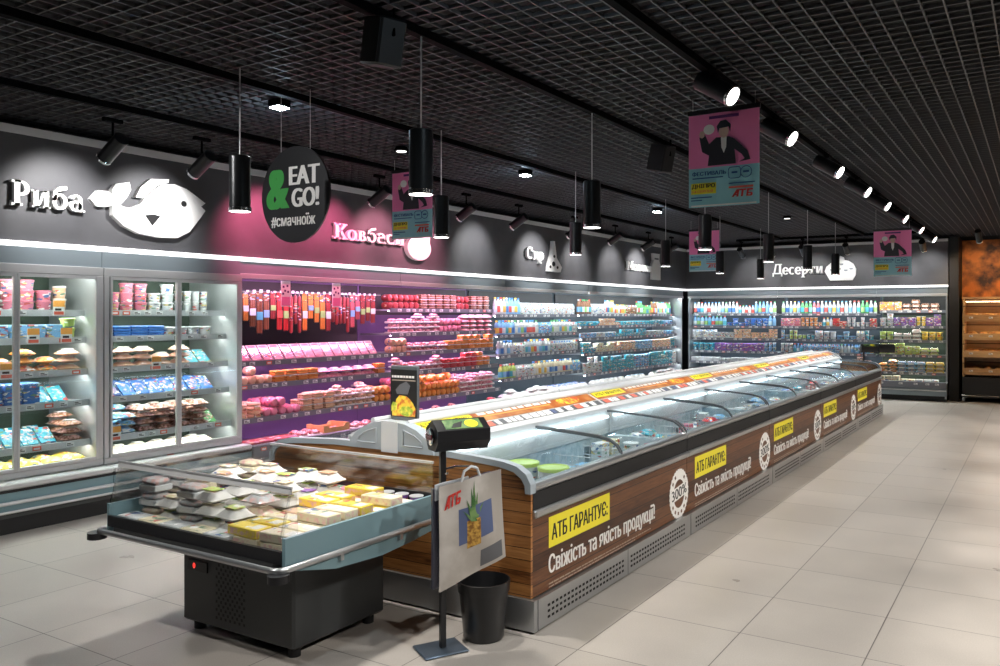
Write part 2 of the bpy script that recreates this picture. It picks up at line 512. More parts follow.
_TX = {}
def text_geo(s, bold):
    """Outline of a string as flat extruded letters: each contour is filled on its own with the counters inside it."""
    if s in _TX: return _TX[s]
    from mathutils.geometry import interpolate_bezier, tessellate_polygon
    cu = bpy.data.curves.new('lettering', 'FONT')
    cu.body = s
    cu.size = 1
    ob = bpy.data.objects.new('lettering', cu)
    COL.objects.link(ob)
    dg = bpy.context.evaluated_depsgraph_get()
    dg.update()
    oe = ob.evaluated_get(dg)
    oc = oe.to_curve(dg)
    loops = []
    for sp in oc.splines:
        P = []
        bp = sp.bezier_points
        for i in range(len(bp)):
            p, q = bp[i], bp[(i + 1) % len(bp)]
            straight = (p.handle_right - p.co).cross(q.co - p.co).length < 1e-6 and (q.handle_left - q.co).cross(q.co - p.co).length < 1e-6
            pts = [p.co.copy()] if straight else interpolate_bezier(p.co, p.handle_right, q.handle_left, q.co, 5)[:-1]
            P += [(c.x, c.y) for c in pts]
        C = []
        for c in P:
            if not C or (c[0] - C[-1][0]) ** 2 + (c[1] - C[-1][1]) ** 2 > 1e-9: C.append(c)
        if abs(C[0][0] - C[-1][0]) < 1e-4 and abs(C[0][1] - C[-1][1] - .081) < .004:   # soft sign: keep its bowl off its own stem
            C[0] = (C[0][0] + .0148, C[0][1]); C[-1] = (C[-1][0] + .0148, C[-1][1])
        if len(C) > 2: loops.append(C)
    oe.to_curve_clear()
    bpy.data.objects.remove(ob)
    bpy.data.curves.remove(cu)
    area = lambda L: sum(L[i][0] * L[(i + 1) % len(L)][1] - L[(i + 1) % len(L)][0] * L[i][1] for i in range(len(L))) / 2
    def inside(pt, L):
        r = False
        for i in range(len(L)):
            (x0, y0), (x1, y1) = L[i], L[(i + 1) % len(L)]
            if (y0 > pt[1]) != (y1 > pt[1]) and pt[0] < (x1 - x0) * (pt[1] - y0) / (y1 - y0) + x0: r = not r
        return r
    around = lambda L: [K for K in loops if K is not L and abs(area(K)) > abs(area(L)) and all(inside(c, K) for c in L[::3])]
    outer = [L for L in loops if len(around(L)) % 2 == 0]
    holes = {id(L): [] for L in outer}
    for H in loops:
        own = around(H)
        if len(own) % 2: holes[id(min(own, key=lambda L: abs(area(L))))].append(H)
    V, F = [], []
    for k, L in enumerate(outer):
        rings = [L] + holes[id(L)]
        pts = [c for r in rings for c in r]
        n, o = len(pts), len(V)
        z = .01 + (k % 3) * .0002
        V += [(x, y, z) for x, y in pts] + [(x, y, 0.0) for x, y in pts]
        for t in tessellate_polygon([[Vector((x, y, 0)) for x, y in r] for r in rings]):
            (ax, ay), (bx, by), (cx, cy) = (pts[i] for i in t)
            t = tuple(t) if (bx - ax) * (cy - ay) - (by - ay) * (cx - ax) > 0 else tuple(reversed(t))
            F.append(tuple(o + i for i in t))
        c = 0
        for r in rings:
            m = len(r)
            for i in range(m):
                j = (i + 1) % m
                q = (o + c + i, o + c + j, o + n + c + j, o + n + c + i)
                F.append(q[::-1] if (area(r) > 0) == (r is L) else q)
            c += m
    _TX[s] = (V, F)
    return _TX[s]

def logo(mb, w, h, T, m, depth=.001):
    """The three slanted joined letters АТБ."""
    k = .12
    def P(pts): return [((x + k * y) * w / 2.55, y * h) for x, y in pts]
    for pts in ([(0, 0), (.27, 0), (.70, .78), (.62, 1), (.48, 1)], [(.55, 0), (.80, 0), (.80, 1), (.48, 1), (.55, .8)], [(.20, .20), (.6, .20), (.6, .36), (.28, .36)],
                [(.72, .80), (1.62, .80), (1.62, 1), (.72, 1)], [(1.08, 0), (1.33, 0), (1.33, .81), (1.08, .81)],
                [(1.70, 0), (1.93, 0), (1.93, 1), (1.70, 1)], [(1.92, .80), (2.40, .80), (2.40, 1), (1.92, 1)], [(1.92, .48), (2.25, .48), (2.42, .40), (2.42, .12), (2.30, 0), (1.92, 0), (1.92, .17), (2.18, .17), (2.18, .33), (1.92, .33)]):
        mb.prism(P(pts), 0, depth, m, T)
    return mb

def frame(O, U, V):
    """4x4 matrix: local x along U, y along V, z along U x V, origin O."""
    U, V = Vector(U).normalized(), Vector(V).normalized()
    N = U.cross(V)
    return Matrix(((U.x, V.x, N.x, O[0]), (U.y, V.y, N.y, O[1]), (U.z, V.z, N.z, O[2]), (0, 0, 0, 1)))

def tag(o, label, cat, group=None):
    o['label'] = label; o['category'] = cat
    if group: o['group'] = group
    return o

def thing(name, label, cat, loc=(0, 0, 0), rotz=0.0, group=None):
    o = bpy.data.objects.new(name, None)
    COL.objects.link(o)
    o.empty_display_size = 0.1
    o.location = loc
    o.rotation_euler = (0, 0, rotz)
    return tag(o, label, cat, group)

def struct(name, mb, smooth=False):
    o = mb.obj(name, smooth=smooth)
    o['kind'] = 'structure'
    return o

def dup(o, parent=None):
    c = o.copy()
    COL.objects.link(c)
    if parent: c.parent = parent
    for ch in list(o.children):
        dup(ch, c)
    return c

ORD = 'first second third fourth fifth sixth seventh eighth ninth tenth eleventh twelfth thirteenth fourteenth fifteenth sixteenth seventeenth eighteenth nineteenth twentieth'.split()
TENS = {20: 'twenty', 30: 'thirty', 40: 'forty', 50: 'fifty', 60: 'sixty', 70: 'seventy'}
TENTH = {30: 'thirtieth', 40: 'fortieth', 50: 'fiftieth', 60: 'sixtieth', 70: 'seventieth'}
def ordinal(n):
    if n <= 20: return ORD[n - 1]
    t = n // 10 * 10
    return TENTH[t] if n == t else TENS[t] + '-' + ORD[n - t - 1]

# ------------------------------------------------------------------ the setting
XW, YB, ZC = -6.62, 16.8, 3.1       # sign wall face, back wall face, grid ceiling
struct('floor', MB().box(-7.6, 3.6, -3.1, 17.8, -0.1, 0, 'floor'))
# left wall: rear wall plus the deep bulkhead that carries the signs
struct('wall_left', MB().box(-7.6, -7.5, -3, 17.7, 0, 3.7, 'darkwall').box(-7.499, XW, -3, YB, 2.16, 3.02, 'signwall'))
struct('wall_back', MB().box(-7.6, 3.6, 17.6, 17.7, 0, 3.7, 'darkwall').box(-7.498, -1.47, YB, 17.599, 2.16, 3.02, 'signwall')
       .box(-1.46, -1.30, 16.85, 17.599, 0, 3.05, 'black'))
struct('wall_right', MB().box(3.5, 3.6, -3, 17.6, 0, 3.7, 'darkwall'))
struct('wall_front', MB().box(-7.6, 3.6, -3.1, -3, 0, 3.7, 'darkwall'))
m_ = MB().box(-1.29, 3.49, 17.5, 17.595, 1.2, 3.02, 'mural')
o = m_.obj('mural_panel', smooth=False)
tag(o, 'orange and brown mural panel on the wall above the bread rack', 'mural')
# trims: the lit ledge under the signs and the pale strip above them
struct('trim_1', MB().box(-6.66, -6.575, -3, YB - 0.05, 2.12, 2.158, 'lit_edge'))
struct('trim_2', MB().box(-6.66, -1.47, YB - 0.045, YB + 0.04, 2.12, 2.158, 'lit_edge'))
struct('trim_3', MB().box(-6.64, -6.60, -3, YB - 0.05, 2.965, 3.025, 'strip'))
struct('trim_4', MB().box(-6.6, -1.47, YB - 0.03, YB + 0.01, 2.965, 3.015, 'strip'))

# ceiling: dark slab above an open-cell grid of 100 mm squares
ceil = struct('ceiling', MB().box(-7.6, 3.6, -3.1, 17.7, 3.72, 3.82, 'plenum'))
g = MB()
for i in range(111):
    x = -7.5 + 0.1 * i
    g.box(x - .004, x + .004, -3, 17.6, ZC, ZC + .02, 'grid')
for j in range(207):
    y = -3 + 0.1 * j
    g.box(-7.5, 3.5, y - .004, y + .004, ZC + .0005, ZC + .0195, 'grid')
gr = g.obj('ceiling_grid', ceil, smooth=False)
gr['kind'] = 'structure'

# ------------------------------------------------------------------ cabinets along the walls
FL = lambda y0: (XW + 0.02, y0, R(90))      # left wall frame: local x = +Y, local y = -X
FB = lambda x0: (x0, YB, 0.0)               # back wall frame: local x = +X, local y = +Y

def place(fr, x, y, z):
    ox, oy, a = fr
    return (ox + x * math.cos(a) - y * math.sin(a), oy + x * math.sin(a) + y * math.cos(a), z)

tag_mesh, tag_red_mesh, promo_mesh = None, None, None
def tag_meshes():
    global tag_mesh, tag_red_mesh, promo_mesh
    a = MB().box(-.032, .032, -.004, 0, -.016, .016, 'tag').box(-.026, .004, -.0046, -.004, .002, .009, 'ink').box(-.026, .024, -.0046, -.004, -.010, -.003, 'rim')
    tag_mesh = a.mesh('price_tag', False)
    b = MB().box(-.032, .032, -.004, 0, -.016, .016, 'tag_red').box(-.024, .02, -.0046, -.004, -.008, .006, 'tag')
    tag_red_mesh = b.mesh('price_tag_red', False)
    c = MB().box(-.045, .045, -.006, -.002, -.045, .075, 'tag').box(-.045, .045, -.0066, -.006, .025, .075, 'tag_orange').box(-.038, .038, -.0066, -.006, -.038, -.012, 'tag_red').box(-.03, .02, -.0066, -.006, -.005, .012, 'ink')
    promo_mesh = c.mesh('promotion_card', False)
tag_meshes()

def link_child(name, me, parent, loc):
    o = bpy.data.objects.new(name, me)
    COL.objects.link(o)
    o.parent = parent
    o.location = loc
    return o

def shelf_part(root, W, z, yf, yb, led, rail='rail', top='shelf', gap=0.17, strip=True, step=0.16, promo=0.0):
    """One shelf: steel deck, rail along its front edge, price tags on the rail, LED strip under the lip."""
    s = MB().box(.03, W - .03, yf, yb, z - .018, z, top).box(.03, W - .03, yf - .012, yf + .004, z - .04, z + .012, rail)
    sh = s.obj('shelf', root, smooth=False)
    if strip and led:
        MB().box(.05, W - .05, yf + .02, yf + .045, z - .026, z - .018, led).obj('led_strip', sh, smooth=False)
    x = .10 + random.uniform(0, .1)
    while x < W - .1:
        r = random.random()
        link_child('price_tag', tag_red_mesh if r < .12 else tag_mesh, sh, (x, yf - .0122, z - .014))
        if promo and random.random() < promo:
            link_child('promotion_card', promo_mesh, sh, (x + .02, yf - .0165, z + .01))
        x += step * random.choice((.7, .8, 1, 1, 1.3, 1.8))
    return sh

def open_cabinet(name, label, fr, W, shelves, led, liner, base=(0.27, 0.36), end_left=True, end_right=True, group=None):
    root = thing(name, label, 'refrigerator', (fr[0], fr[1], 0), fr[2], group)
    MB().box(0, W, .70, .84, .02, 2.10, liner).obj('back_panel', root, smooth=False)
    MB().box(0, W, 0, .70, 1.985, 2.115, 'canopy').box(0, W, -.012, .004, 1.95, 2.0, 'alu', .004).obj('canopy', root, smooth=False)
    MB().box(.03, W - .03, .05, .11, 1.965, 1.984, led).obj('led_strip', root, smooth=False)
    MB().box(.032, W - .032, .685, .699, 1.60, 1.96, 'liner').obj('upper_backing', root, smooth=False)
    for s_, on in ((0, end_left), (1, end_right)):
        if on:
            x0, x1 = (0, .03) if s_ == 0 else (W - .03, W)
            poly = [(-.17, .30), (.02, .36), (.02, 1.95), (0, 1.98), (.70, 1.98), (.70, .05), (-.17, .05)]
            T = frame((x0, 0, 0), (0, 1, 0), (0, 0, 1))
            MB().prism(poly, 0, x1 - x0, 'steel', T).obj('side_panel', root, smooth=False)
    b = MB().box(0.031, W - .031, -.16, .70, .14, base[0], 'rail').box(0, W, -.20, -.15, .23, base[1], 'rail', .01).box(0, W, -.185, -.15, .10, .23, 'canopy').box(0, W, -.14, .70, 0.002, .10, 'black')
    bs = b.obj('base', root, smooth=False)
    MB().tube([(0.0, -.205, .20), (W, -.205, .20)], .012, 'alu').obj('bumper_rail', root)
    x = .12
    while x < W - .1:
        link_child('price_tag', tag_red_mesh if random.random() < .15 else tag_mesh, bs, (x, -.2005, .315))
        x += random.choice((.16, .2, .26, .34))
    for z, yf in shelves:
        shelf_part(root, W, z, yf, .69, led)
    return root

def door_cabinet(label, fr, W, shelves):
    root = thing('glass_door_refrigerator', label, 'refrigerator', (fr[0], fr[1], 0), fr[2], 'glass door refrigerators')
    MB().box(0, W, .70, .84, .02, 2.10, 'green_liner').obj('back_panel', root, smooth=False)
    MB().box(0, W, -.02, .70, 1.985, 2.115, 'canopy').obj('canopy', root, smooth=False)
    for x0 in (0, W - .035):
        MB().box(x0, x0 + .035, .0, .70, .06, 1.98, 'alu').obj('side_panel', root, smooth=False)
    f = MB()
    f.box(0, W, -.05, .0, 1.915, 1.985, 'alu', .005).box(0, W, -.05, .0, .38, .43, 'alu', .005)
    f.box(0, .045, -.05, .0, .43, 1.915, 'alu', .005).box(W - .045, W, -.05, .0, .43, 1.915, 'alu', .005)
    f.obj('door_frame', root, smooth=False)
    hw = (W - .09) / 2
    for k in (0, 1):
        x0 = .045 + k * hw
        d = MB().box(x0, x0 + .022, -.062, -.03, .432, 1.913, 'alu', .003).box(x0 + hw - .022, x0 + hw, -.062, -.03, .432, 1.913, 'alu', .003)
        d.box(x0 + .022, x0 + hw - .022, -.062, -.03, 1.888, 1.913, 'alu').box(x0 + .022, x0 + hw - .022, -.062, -.03, .432, .457, 'alu')
        dr = d.obj('sliding_door', root, smooth=False)
        MB().box(x0 + .022, x0 + hw - .022, -.05, -.044, .457, 1.888, 'glass').obj('glass_pane', dr, smooth=False)
    b = MB().box(.0, W, -.16, .70, .12, .325, 'gunmetal').box(0, W, -.195, -.05, .33, .375, 'strip', .01)
    b.box(0, W, -.185, -.15, .17, .31, 'teal').box(0, W, -.14, .70, .002, .12, 'black').box(0, W, -.19, -.16, .31, .33, 'black')
    b.obj('base', root, smooth=False)
    MB().tube([(0, -.2, .235), (W, -.2, .235)], .014, 'alu').obj('bumper_rail', root)
    MB().tube([(0, -.2, .17), (W, -.2, .17)], .010, 'alu').obj('bumper_rail', root)
    led = MB().box(.05, W - .05, .03, .07, 1.955, 1.98, 'led_green')
    led.obj('led_strip', root, smooth=False)
    for z, yf in shelves:
        shelf_part(root, W, z, yf, .69, 'led_green', 'shelf_pale', 'shelf_pale', step=.14, promo=.10)
    return root

DOOR_SH = [(1.63, .17), (1.41, .15), (1.15, .13), (.90, .11), (.58, .08), (.36, .06)]
door_cabinet('glass door refrigerator with white frame, further from the meat cabinet', FL(2.54), 1.325, DOOR_SH)
door_cabinet('glass door refrigerator with white frame, beside the pink lit meat cabinet', FL(3.87), 1.345, DOOR_SH)

M1_SH = [(1.13, .12), (.90, .12), (.57, .08)]
M2_SH = [(1.67, .2), (1.37, .17), (1.13, .15), (.89, .12), (.55, .08)]
meat1 = open_cabinet('open_refrigerator', 'open pink lit meat cabinet with hanging sausages beside the glass doors', FL(5.22), 2.30, M1_SH, 'led_pink', 'purple_liner', group='open wall refrigerators', end_right=False)
open_cabinet('open_refrigerator', 'open pink lit meat cabinet with five shelves beside the dairy', FL(7.525), 2.25, M2_SH, 'led_pink', 'purple_liner', group='open wall refrigerators', end_left=False, end_right=False)
D1_SH = [(1.60, .2), (1.30, .17), (1.0, .14), (.66, .1)]
D2_SH = [(1.61, .2), (1.40, .17), (1.19, .15), (.93, .12), (.58, .08)]
open_cabinet('open_refrigerator', 'open white lit dairy cabinet with four shelves beside the meat', FL(9.78), 2.5, D1_SH, 'led_white', 'grey_liner', group='open wall refrigerators', end_left=False, end_right=False)
open_cabinet('open_refrigerator', 'open white lit dairy cabinet with five shelves before the room corner', FL(12.30), 4.28, D2_SH, 'led_white', 'grey_liner', group='open wall refrigerators', end_left=False)
B1_SH = [(1.62, .2), (1.36, .17), (1.10, .15), (.83, .12), (.60, .08)]
B3_SH = [(1.68, .2), (1.38, .17), (1.11, .15), (.83, .12), (.50, .08)]
open_cabinet('open_refrigerator', 'open drinks and yogurt cabinet on the back wall at the room corner', FB(-6.58), 1.95, B1_SH, 'led_white', 'grey_liner', group='open wall refrigerators', end_right=False)
open_cabinet('open_refrigerator', 'open yogurt cabinet on the back wall below the dessert sign', FB(-4.625), 1.9, B1_SH, 'led_white', 'grey_liner', group='open wall refrigerators', end_left=False, end_right=False)
open_cabinet('open_refrigerator', 'open cabinet of boxed desserts on the back wall beside the bread rack', FB(-2.72), 1.24, B3_SH, 'led_green', 'green_liner', group='open wall refrigerators', end_left=False)

# ------------------------------------------------------------------ products
PAL = dict(white=(.58, .60, .61), cream=(.78, .70, .50), pink=(.70, .22, .30), red=(.62, .05, .05), orange=(.80, .30, .06), yellow=(.82, .62, .08),
           green=(.10, .38, .12), lime=(.48, .62, .16), blue=(.05, .18, .52), turquoise=(.06, .40, .52), purple=(.24, .10, .38), brown=(.22, .09, .04),
           black=(.03, .03, .035), grey=(.45, .47, .48), rosy=(.60, .13, .15), maroon=(.34, .05, .05), silver=(.62, .64, .66), peach=(.80, .48, .30), navy=(.03, .06, .20))
PAL['light blue'] = (.22, .46, .72)

KIND = {}
def kind(key, name, cat, mb, w, d, h, words):
    KIND[key] = dict(me=mb.mesh(name), name=name, cat=cat, w=w, d=d, h=h, words=words)

def build_kinds():
    random.seed(3)
    # milk bottle
    b = MB().lathe([(.034, 0), (.038, .006), (.038, .135), (.030, .165), (.016, .185), (.016, .195)], 'tint', 14)
    b.lathe([(.0385, .03), (.0385, .11)], 'label', 14, caps=False).lathe([(.018, .193), (.018, .215), (.015, .217)], 'cap', 12)
    kind('milk', 'milk_bottle', 'bottle', b, .080, .08, .217, 'milk bottle')
    # slim drink bottle
    b = MB().lathe([(.026, 0), (.029, .005), (.029, .11), (.022, .14), (.013, .155), (.013, .165)], 'tint', 12)
    b.lathe([(.0295, .025), (.0295, .095)], 'label', 12, caps=False).lathe([(.015, .163), (.015, .183), (.012, .185)], 'cap', 10)
    kind('drink', 'drink_bottle', 'bottle', b, .064, .064, .185, 'drink bottle')
    # tall bottle on the top shelves
    b = MB().lathe([(.031, 0), (.034, .006), (.034, .15), (.024, .19), (.014, .22), (.014, .235)], 'tint', 12)
    b.lathe([(.0345, .04), (.0345, .13)], 'label', 12, caps=False).lathe([(.016, .233), (.016, .256), (.013, .258)], 'cap', 10)
    kind('tall', 'tall_bottle', 'bottle', b, .074, .074, .258, 'tall bottle')
    # yogurt cup
    b = MB().lathe([(.028, 0), (.035, .085), (.037, .087), (.037, .09)], 'printed', 14).lathe([(.0385, .089), (.0385, .093), (.036, .094)], 'foil', 14)
    kind('cup', 'yogurt_cup', 'cup', b, .082, .08, .094, 'yogurt cup')
    # wide tub
    b = MB().lathe([(.047, 0), (.054, .065), (.056, .067)], 'printed', 18).lathe([(.058, .066), (.059, .078), (.055, .081)], 'tint', 18)
    kind('tub', 'plastic_tub', 'tub', b, .124, .12, .081, 'plastic tub')
    # gable-top carton
    b = MB().box(-.033, .033, -.033, .033, 0, .135, 'printed', .002)
    b.prism([(-.033, .134), (.033, .134), (.004, .172), (.004, .186), (-.004, .186), (-.004, .172)], -.032, .032, 'tint', frame((0, 0, 0), (0, 1, 0), (0, 0, 1)))
    b.cyl((.0, -.014, .153), (.0, -.03, .165), .011, 'cap', 10)
    kind('carton', 'gable_carton', 'carton', b, .076, .07, .186, 'gable-top carton')
    # box
    b = MB().box(-.06, .06, -.045, .045, 0, .055, 'printed', .003).box(-.055, .055, -.04, .04, .055, .0556, 'tint')
    kind('box', 'food_box', 'box', b, .13, .09, .056, 'food box')
    # cake box with clear lid
    b = MB().box(-.075, .075, -.055, .055, 0, .03, 'tint', .004).box(-.068, .068, -.048, .048, .03, .060, 'meat', .012).box(-.05, .05, -.056, -.0552, .004, .026, 'card')
    b.box(-.073, .073, -.053, .053, .03, .072, 'film', .008)
    kind('cake', 'dessert_tray', 'tray', b, .16, .11, .073, 'clear-lidded dessert tray')
    # meat tray with lumpy filling
    b = MB().box(-.075, .075, -.055, .055, 0, .022, 'card', .006)
    for i in range(9):
        b.blob((random.uniform(-.05, .05), random.uniform(-.035, .035), .033), (random.uniform(.022, .034), random.uniform(.018, .028), random.uniform(.018, .028)), 'meat', 9, 5, .1)
    kind('meat', 'meat_tray', 'tray', b, .155, .11, .062, 'meat tray')
    # pack of short sausages
    b = MB().box(-.07, .07, -.05, .05, 0, .006, 'card')
    for i in range(4):
        for z in (.022, .048):
            b.capsule((-.065, -.038 + i * .025, z), (.065, -.036 + i * .025, z), .0135, 'tint', 8)
    b.box(-.03, .02, -.0525, .0, .055, .063, 'printed', .002)
    kind('links', 'sausage_pack', 'sausage', b, .15, .10, .064, 'sausage pack')
    # ham roll lying with its cut face forward
    b = MB().lathe([(.012, 0), (.036, .008), (.044, .02), (.045, .10), (.040, .125), (.014, .135), (.010, .142)], 'tint', 14, Matrix.Translation((0, -.06, .0455)) @ Matrix.Rotation(R(-90), 4, 'X'))
    b.lathe([(.0455, .035), (.0455, .085)], 'printed', 14, Matrix.Translation((0, -.06, .0455)) @ Matrix.Rotation(R(-90), 4, 'X'), caps=False)
    kind('roll', 'ham_roll', 'ham', b, .095, .14, .091, 'ham roll')
    # long sausage ring
    b = MB()
    pts = [(.062 * math.cos(a), .05 * math.sin(a), .02) for a in [R(-60 + 300 * k / 16) for k in range(17)]]
    b.tube(pts, .0195, 'tint', 8)
    pts = [(.055 * math.cos(a) + .004, .045 * math.sin(a), .058) for a in [R(20 + 300 * k / 16) for k in range(17)]]
    b.tube(pts, .0185, 'tint', 8)
    b.box(-.03, .03, -.066, -.048, .01, .045, 'printed', .003)
    kind('ring', 'sausage_ring', 'sausage', b, .165, .13, .077, 'sausage ring')
    # flat vacuum pack, leaning back on the shelf
    T = Matrix.Rotation(R(-38), 4, 'X')
    b = MB().box(-.065, .065, -.008, .008, .003, .20, 'film', .004, T).box(-.062, .062, -.007, .006, .006, .15, 'meat', .004, T).box(-.064, .064, -.0086, .0076, .15, .197, 'card', .002, T)
    b.box(-.045, .045, -.0094, -.0084, .165, .187, 'tint', 0, T).box(-.03, .035, -.0086, -.0074, .03, .07, 'printed', 0, T)
    kind('flat', 'sliced_meat_pack', 'packet', b, .136, .14, .16, 'sliced meat pack')
    # hanging pack of long thin sausages, origin at the hook
    b = MB().box(-.036, .036, -.003, .003, -.085, 0, 'printed', .002).box(-.036, .036, -.006, .006, -.41, -.085, 'film', .003)
    for x in (-.022, 0, .022):
        b.capsule((x, 0, -.40), (x, 0, -.09), .0105, 'tint', 8)
    b.box(-.034, .034, -.0125, .0, -.27, -.19, 'label', .002)
    b.tube([(0, .18, .004), (0, -.02, .004), (0, -.028, .014)], .003, 'chrome', 6).box(-.018, .018, -.032, -.029, -.002, .026, 'tag')
    kind('hang', 'hanging_sausage_pack', 'sausage', b, .080, .05, .41, 'hanging sausage pack')
    b = MB().capsule((0, 0, -.44), (0, 0, -.03), .019, 'tint', 10).lathe([(.0196, -.30), (.0196, -.14)], 'printed', 10, caps=False)
    b.tube([(0, .18, .004), (0, -.02, .004), (0, -.028, .014)], .003, 'chrome', 6).cyl((0, 0, -.035), (0, 0, .004), .004, 'foil', 8).box(-.018, .018, -.032, -.029, -.002, .026, 'tag')
    kind('stick', 'hanging_salami', 'sausage', b, .052, .05, .44, 'hanging salami')
    # pillow bag
    def pillow(mb, w, d, h, mats, n=10, k=6):
        top, bot = [], []
        for j in range(k + 1):
            v = j / k
            for i in range(n + 1):
                u = i / n
                e = (1 - abs(2 * u - 1) ** 3) * (1 - abs(2 * v - 1) ** 4)
                wr = 1 + .12 * math.sin(u * 17 + v * 11)
                x = (u - .5) * w; y = (v - .5) * d * (1 - .06 * math.sin(math.pi * u))
                top.append((x, y, h * .35 + h * .65 * e * wr))
                bot.append((x, y, max(0, h * .35 - h * .36 * e)))
        V = top + bot
        N = (n + 1) * (k + 1)
        F = []
        for j in range(k):
            for i in range(n):
                a = j * (n + 1) + i
                F.append((a, a + 1, a + n + 2, a + n + 1))
                F.append((N + a, N + a + n + 1, N + a + n + 2, N + a + 1))
        for i in range(n):
            F.append((i, N + i, N + i + 1, i + 1))
            a = k * (n + 1) + i
            F.append((a, a + 1, N + a + 1, N + a))
        for j in range(k):
            a = j * (n + 1)
            F.append((a, a + n + 1, N + a + n + 1, N + a))
            a += n
            F.append((a, N + a, N + a + n + 1, a + n + 1))
        mb.add(V, F, mats)
        return mb
    b = pillow(MB(), .16, .13, .055, 'printed')
    kind('bag', 'food_bag', 'bag', b, .165, .13, .062, 'food bag')
    b = pillow(MB(), .16, .13, .05, 'printed')
    kind('frozen', 'frozen_food_bag', 'bag', b, .165, .13, .057, 'frozen food bag')
    b = pillow(MB(), .17, .14, .06, 'card')
    b.box(-.05, .05, -.04, .03, .06, .066, 'printed', .002)
    kind('pouch', 'cheese_pouch', 'bag', b, .175, .14, .068, 'white pouch')
    b = pillow(MB(), .17, .13, .05, 'meat')
    b.box(-.04, .04, -.03, .02, .048, .056, 'card', .002)
    kind('clearbag', 'vacuum_bag', 'bag', b, .175, .13, .058, 'vacuum bag')
    # flat fish pack leaning
    T = Matrix.Rotation(R(-50), 4, 'X')
    b = MB().box(-.06, .06, -.008, .004, .002, .18, 'printed', .004, T)
    b.blob((0, -.008, .09), (.042, .006, .06), 'meat', 10, 6, 0, T)
    kind('fish', 'fish_fillet_pack', 'packet', b, .126, .15, .13, 'fish fillet pack')
    # stacked thin packs are flat
    b = MB().box(-.075, .075, -.05, .05, 0, .022, 'tint', .004).box(-.06, .05, -.04, .03, .022, .0228, 'printed')
    kind('slab', 'flat_food_packet', 'packet', b, .155, .10, .023, 'flat packet')
    # bucket
    b = MB().lathe([(.040, 0), (.048, .085), (.050, .087)], 'tint', 16).lathe([(.052, .086), (.053, .098), (.049, .101)], 'card', 16).lathe([(.0445, .02), (.0485, .068)], 'printed', 16, caps=False)
    kind('bucket', 'seafood_bucket', 'bucket', b, .112, .11, .101, 'plastic bucket')
    # cheese wedge in wrap
    b = MB().prism([(-.05, -.04), (.05, -.04), (.0, .06)], 0, .05, 'tint').box(-.03, .03, -.0412, -.0402, .008, .042, 'printed')
    kind('wedge', 'cheese_wedge', 'cheese', b, .108, .10, .05, 'cheese wedge')
    # six-cup multipack
    b = MB()
    for i in range(3):
        b.lathe([(.022, 0), (.027, .06), (.029, .062)], 'tint', 12, Matrix.Translation((-.058 + .058 * i, 0, 0)))
    b.box(-.088, .088, -.03, .03, .062, .066, 'printed')
    b.box(-.088, .088, -.031, -.029, .015, .062, 'printed')
    kind('multi', 'yogurt_multipack', 'yogurt', b, .182, .062, .066, 'yogurt multipack')
build_kinds()

COUNT = {}
def put(kd, colour, loc, rotz, where, group, layer='', scale=None):
    k = KIND[kd]
    o = bpy.data.objects.new(k['name'], k['me'])
    COL.objects.link(o)
    o.location = loc
    o.rotation_euler = (0, 0, rotz)
    if scale: o.scale = scale
    c = PAL[colour]
    j = random.uniform(.85, 1.12)
    o.color = (min(1, c[0] * j), min(1, c[1] * j), min(1, c[2] * j), 1)
    key = (kd, colour, where, layer)
    COUNT[key] = COUNT.get(key, 0) + 1
    lay = layer + ' ' if layer else ''
    tag(o, f"{ordinal(COUNT[key])} {lay}{colour} {k['words']} {where}", k['cat'], group)
    return o

STACK = {'pouch', 'frozen', 'box', 'slab', 'meat', 'links', 'ring', 'bag', 'clearbag', 'cake', 'tub', 'cup', 'multi', 'roll', 'wedge', 'bucket', 'pastry'}
LAYER = ['lowest', 'second-layer', 'third-layer', 'fourth-layer', 'fifth-layer']
def fill(fr, x0, x1, z, yf, runs, where, group, run=(2, 5), gap=.004, room=.20, full=(.5, .95), y_in=.012, skip=0.0, rows=1, most=4):
    """Set products side by side along one shelf in runs of one kind and colour, stacked up to `room` high, `rows` deep."""
    x = x0
    while x < x1 - .03:
        kd, colours = random.choice(runs)
        colour = random.choice(colours.split(','))
        f = random.uniform(*full)
        k = KIND[kd]
        for _ in range(random.randint(*run)):
            w = k['w'] + gap
            if x + w > x1: x = x1; break
            if random.random() > skip:
                for r_ in range(rows):
                    y = yf + y_in + k['d'] / 2 + r_ * (k['d'] + .012) + random.uniform(0, .01)
                    if y + k['d'] / 2 > .66: break
                    n = 1
                    if kd in STACK:
                        n = max(1, min(most, int(room * min(1, f + random.uniform(-.16, .15)) / k['h'])))
                    zz = z + .0005
                    for q in range(n):
                        lay = ('rear ' if r_ else '') + (LAYER[q] if n > 1 else '')
                        put(kd, colour, place(fr, x + w / 2, y, zz), fr[2] + random.uniform(-.06, .06) * {'flat': .3, 'multi': 0, 'fish': .3, 'meat': 1.6, 'clearbag': 2, 'roll': 1.5}.get(kd, 1), where, group, lay.strip())
                        zz += k['h'] + .001
            x += w

random.seed(11)
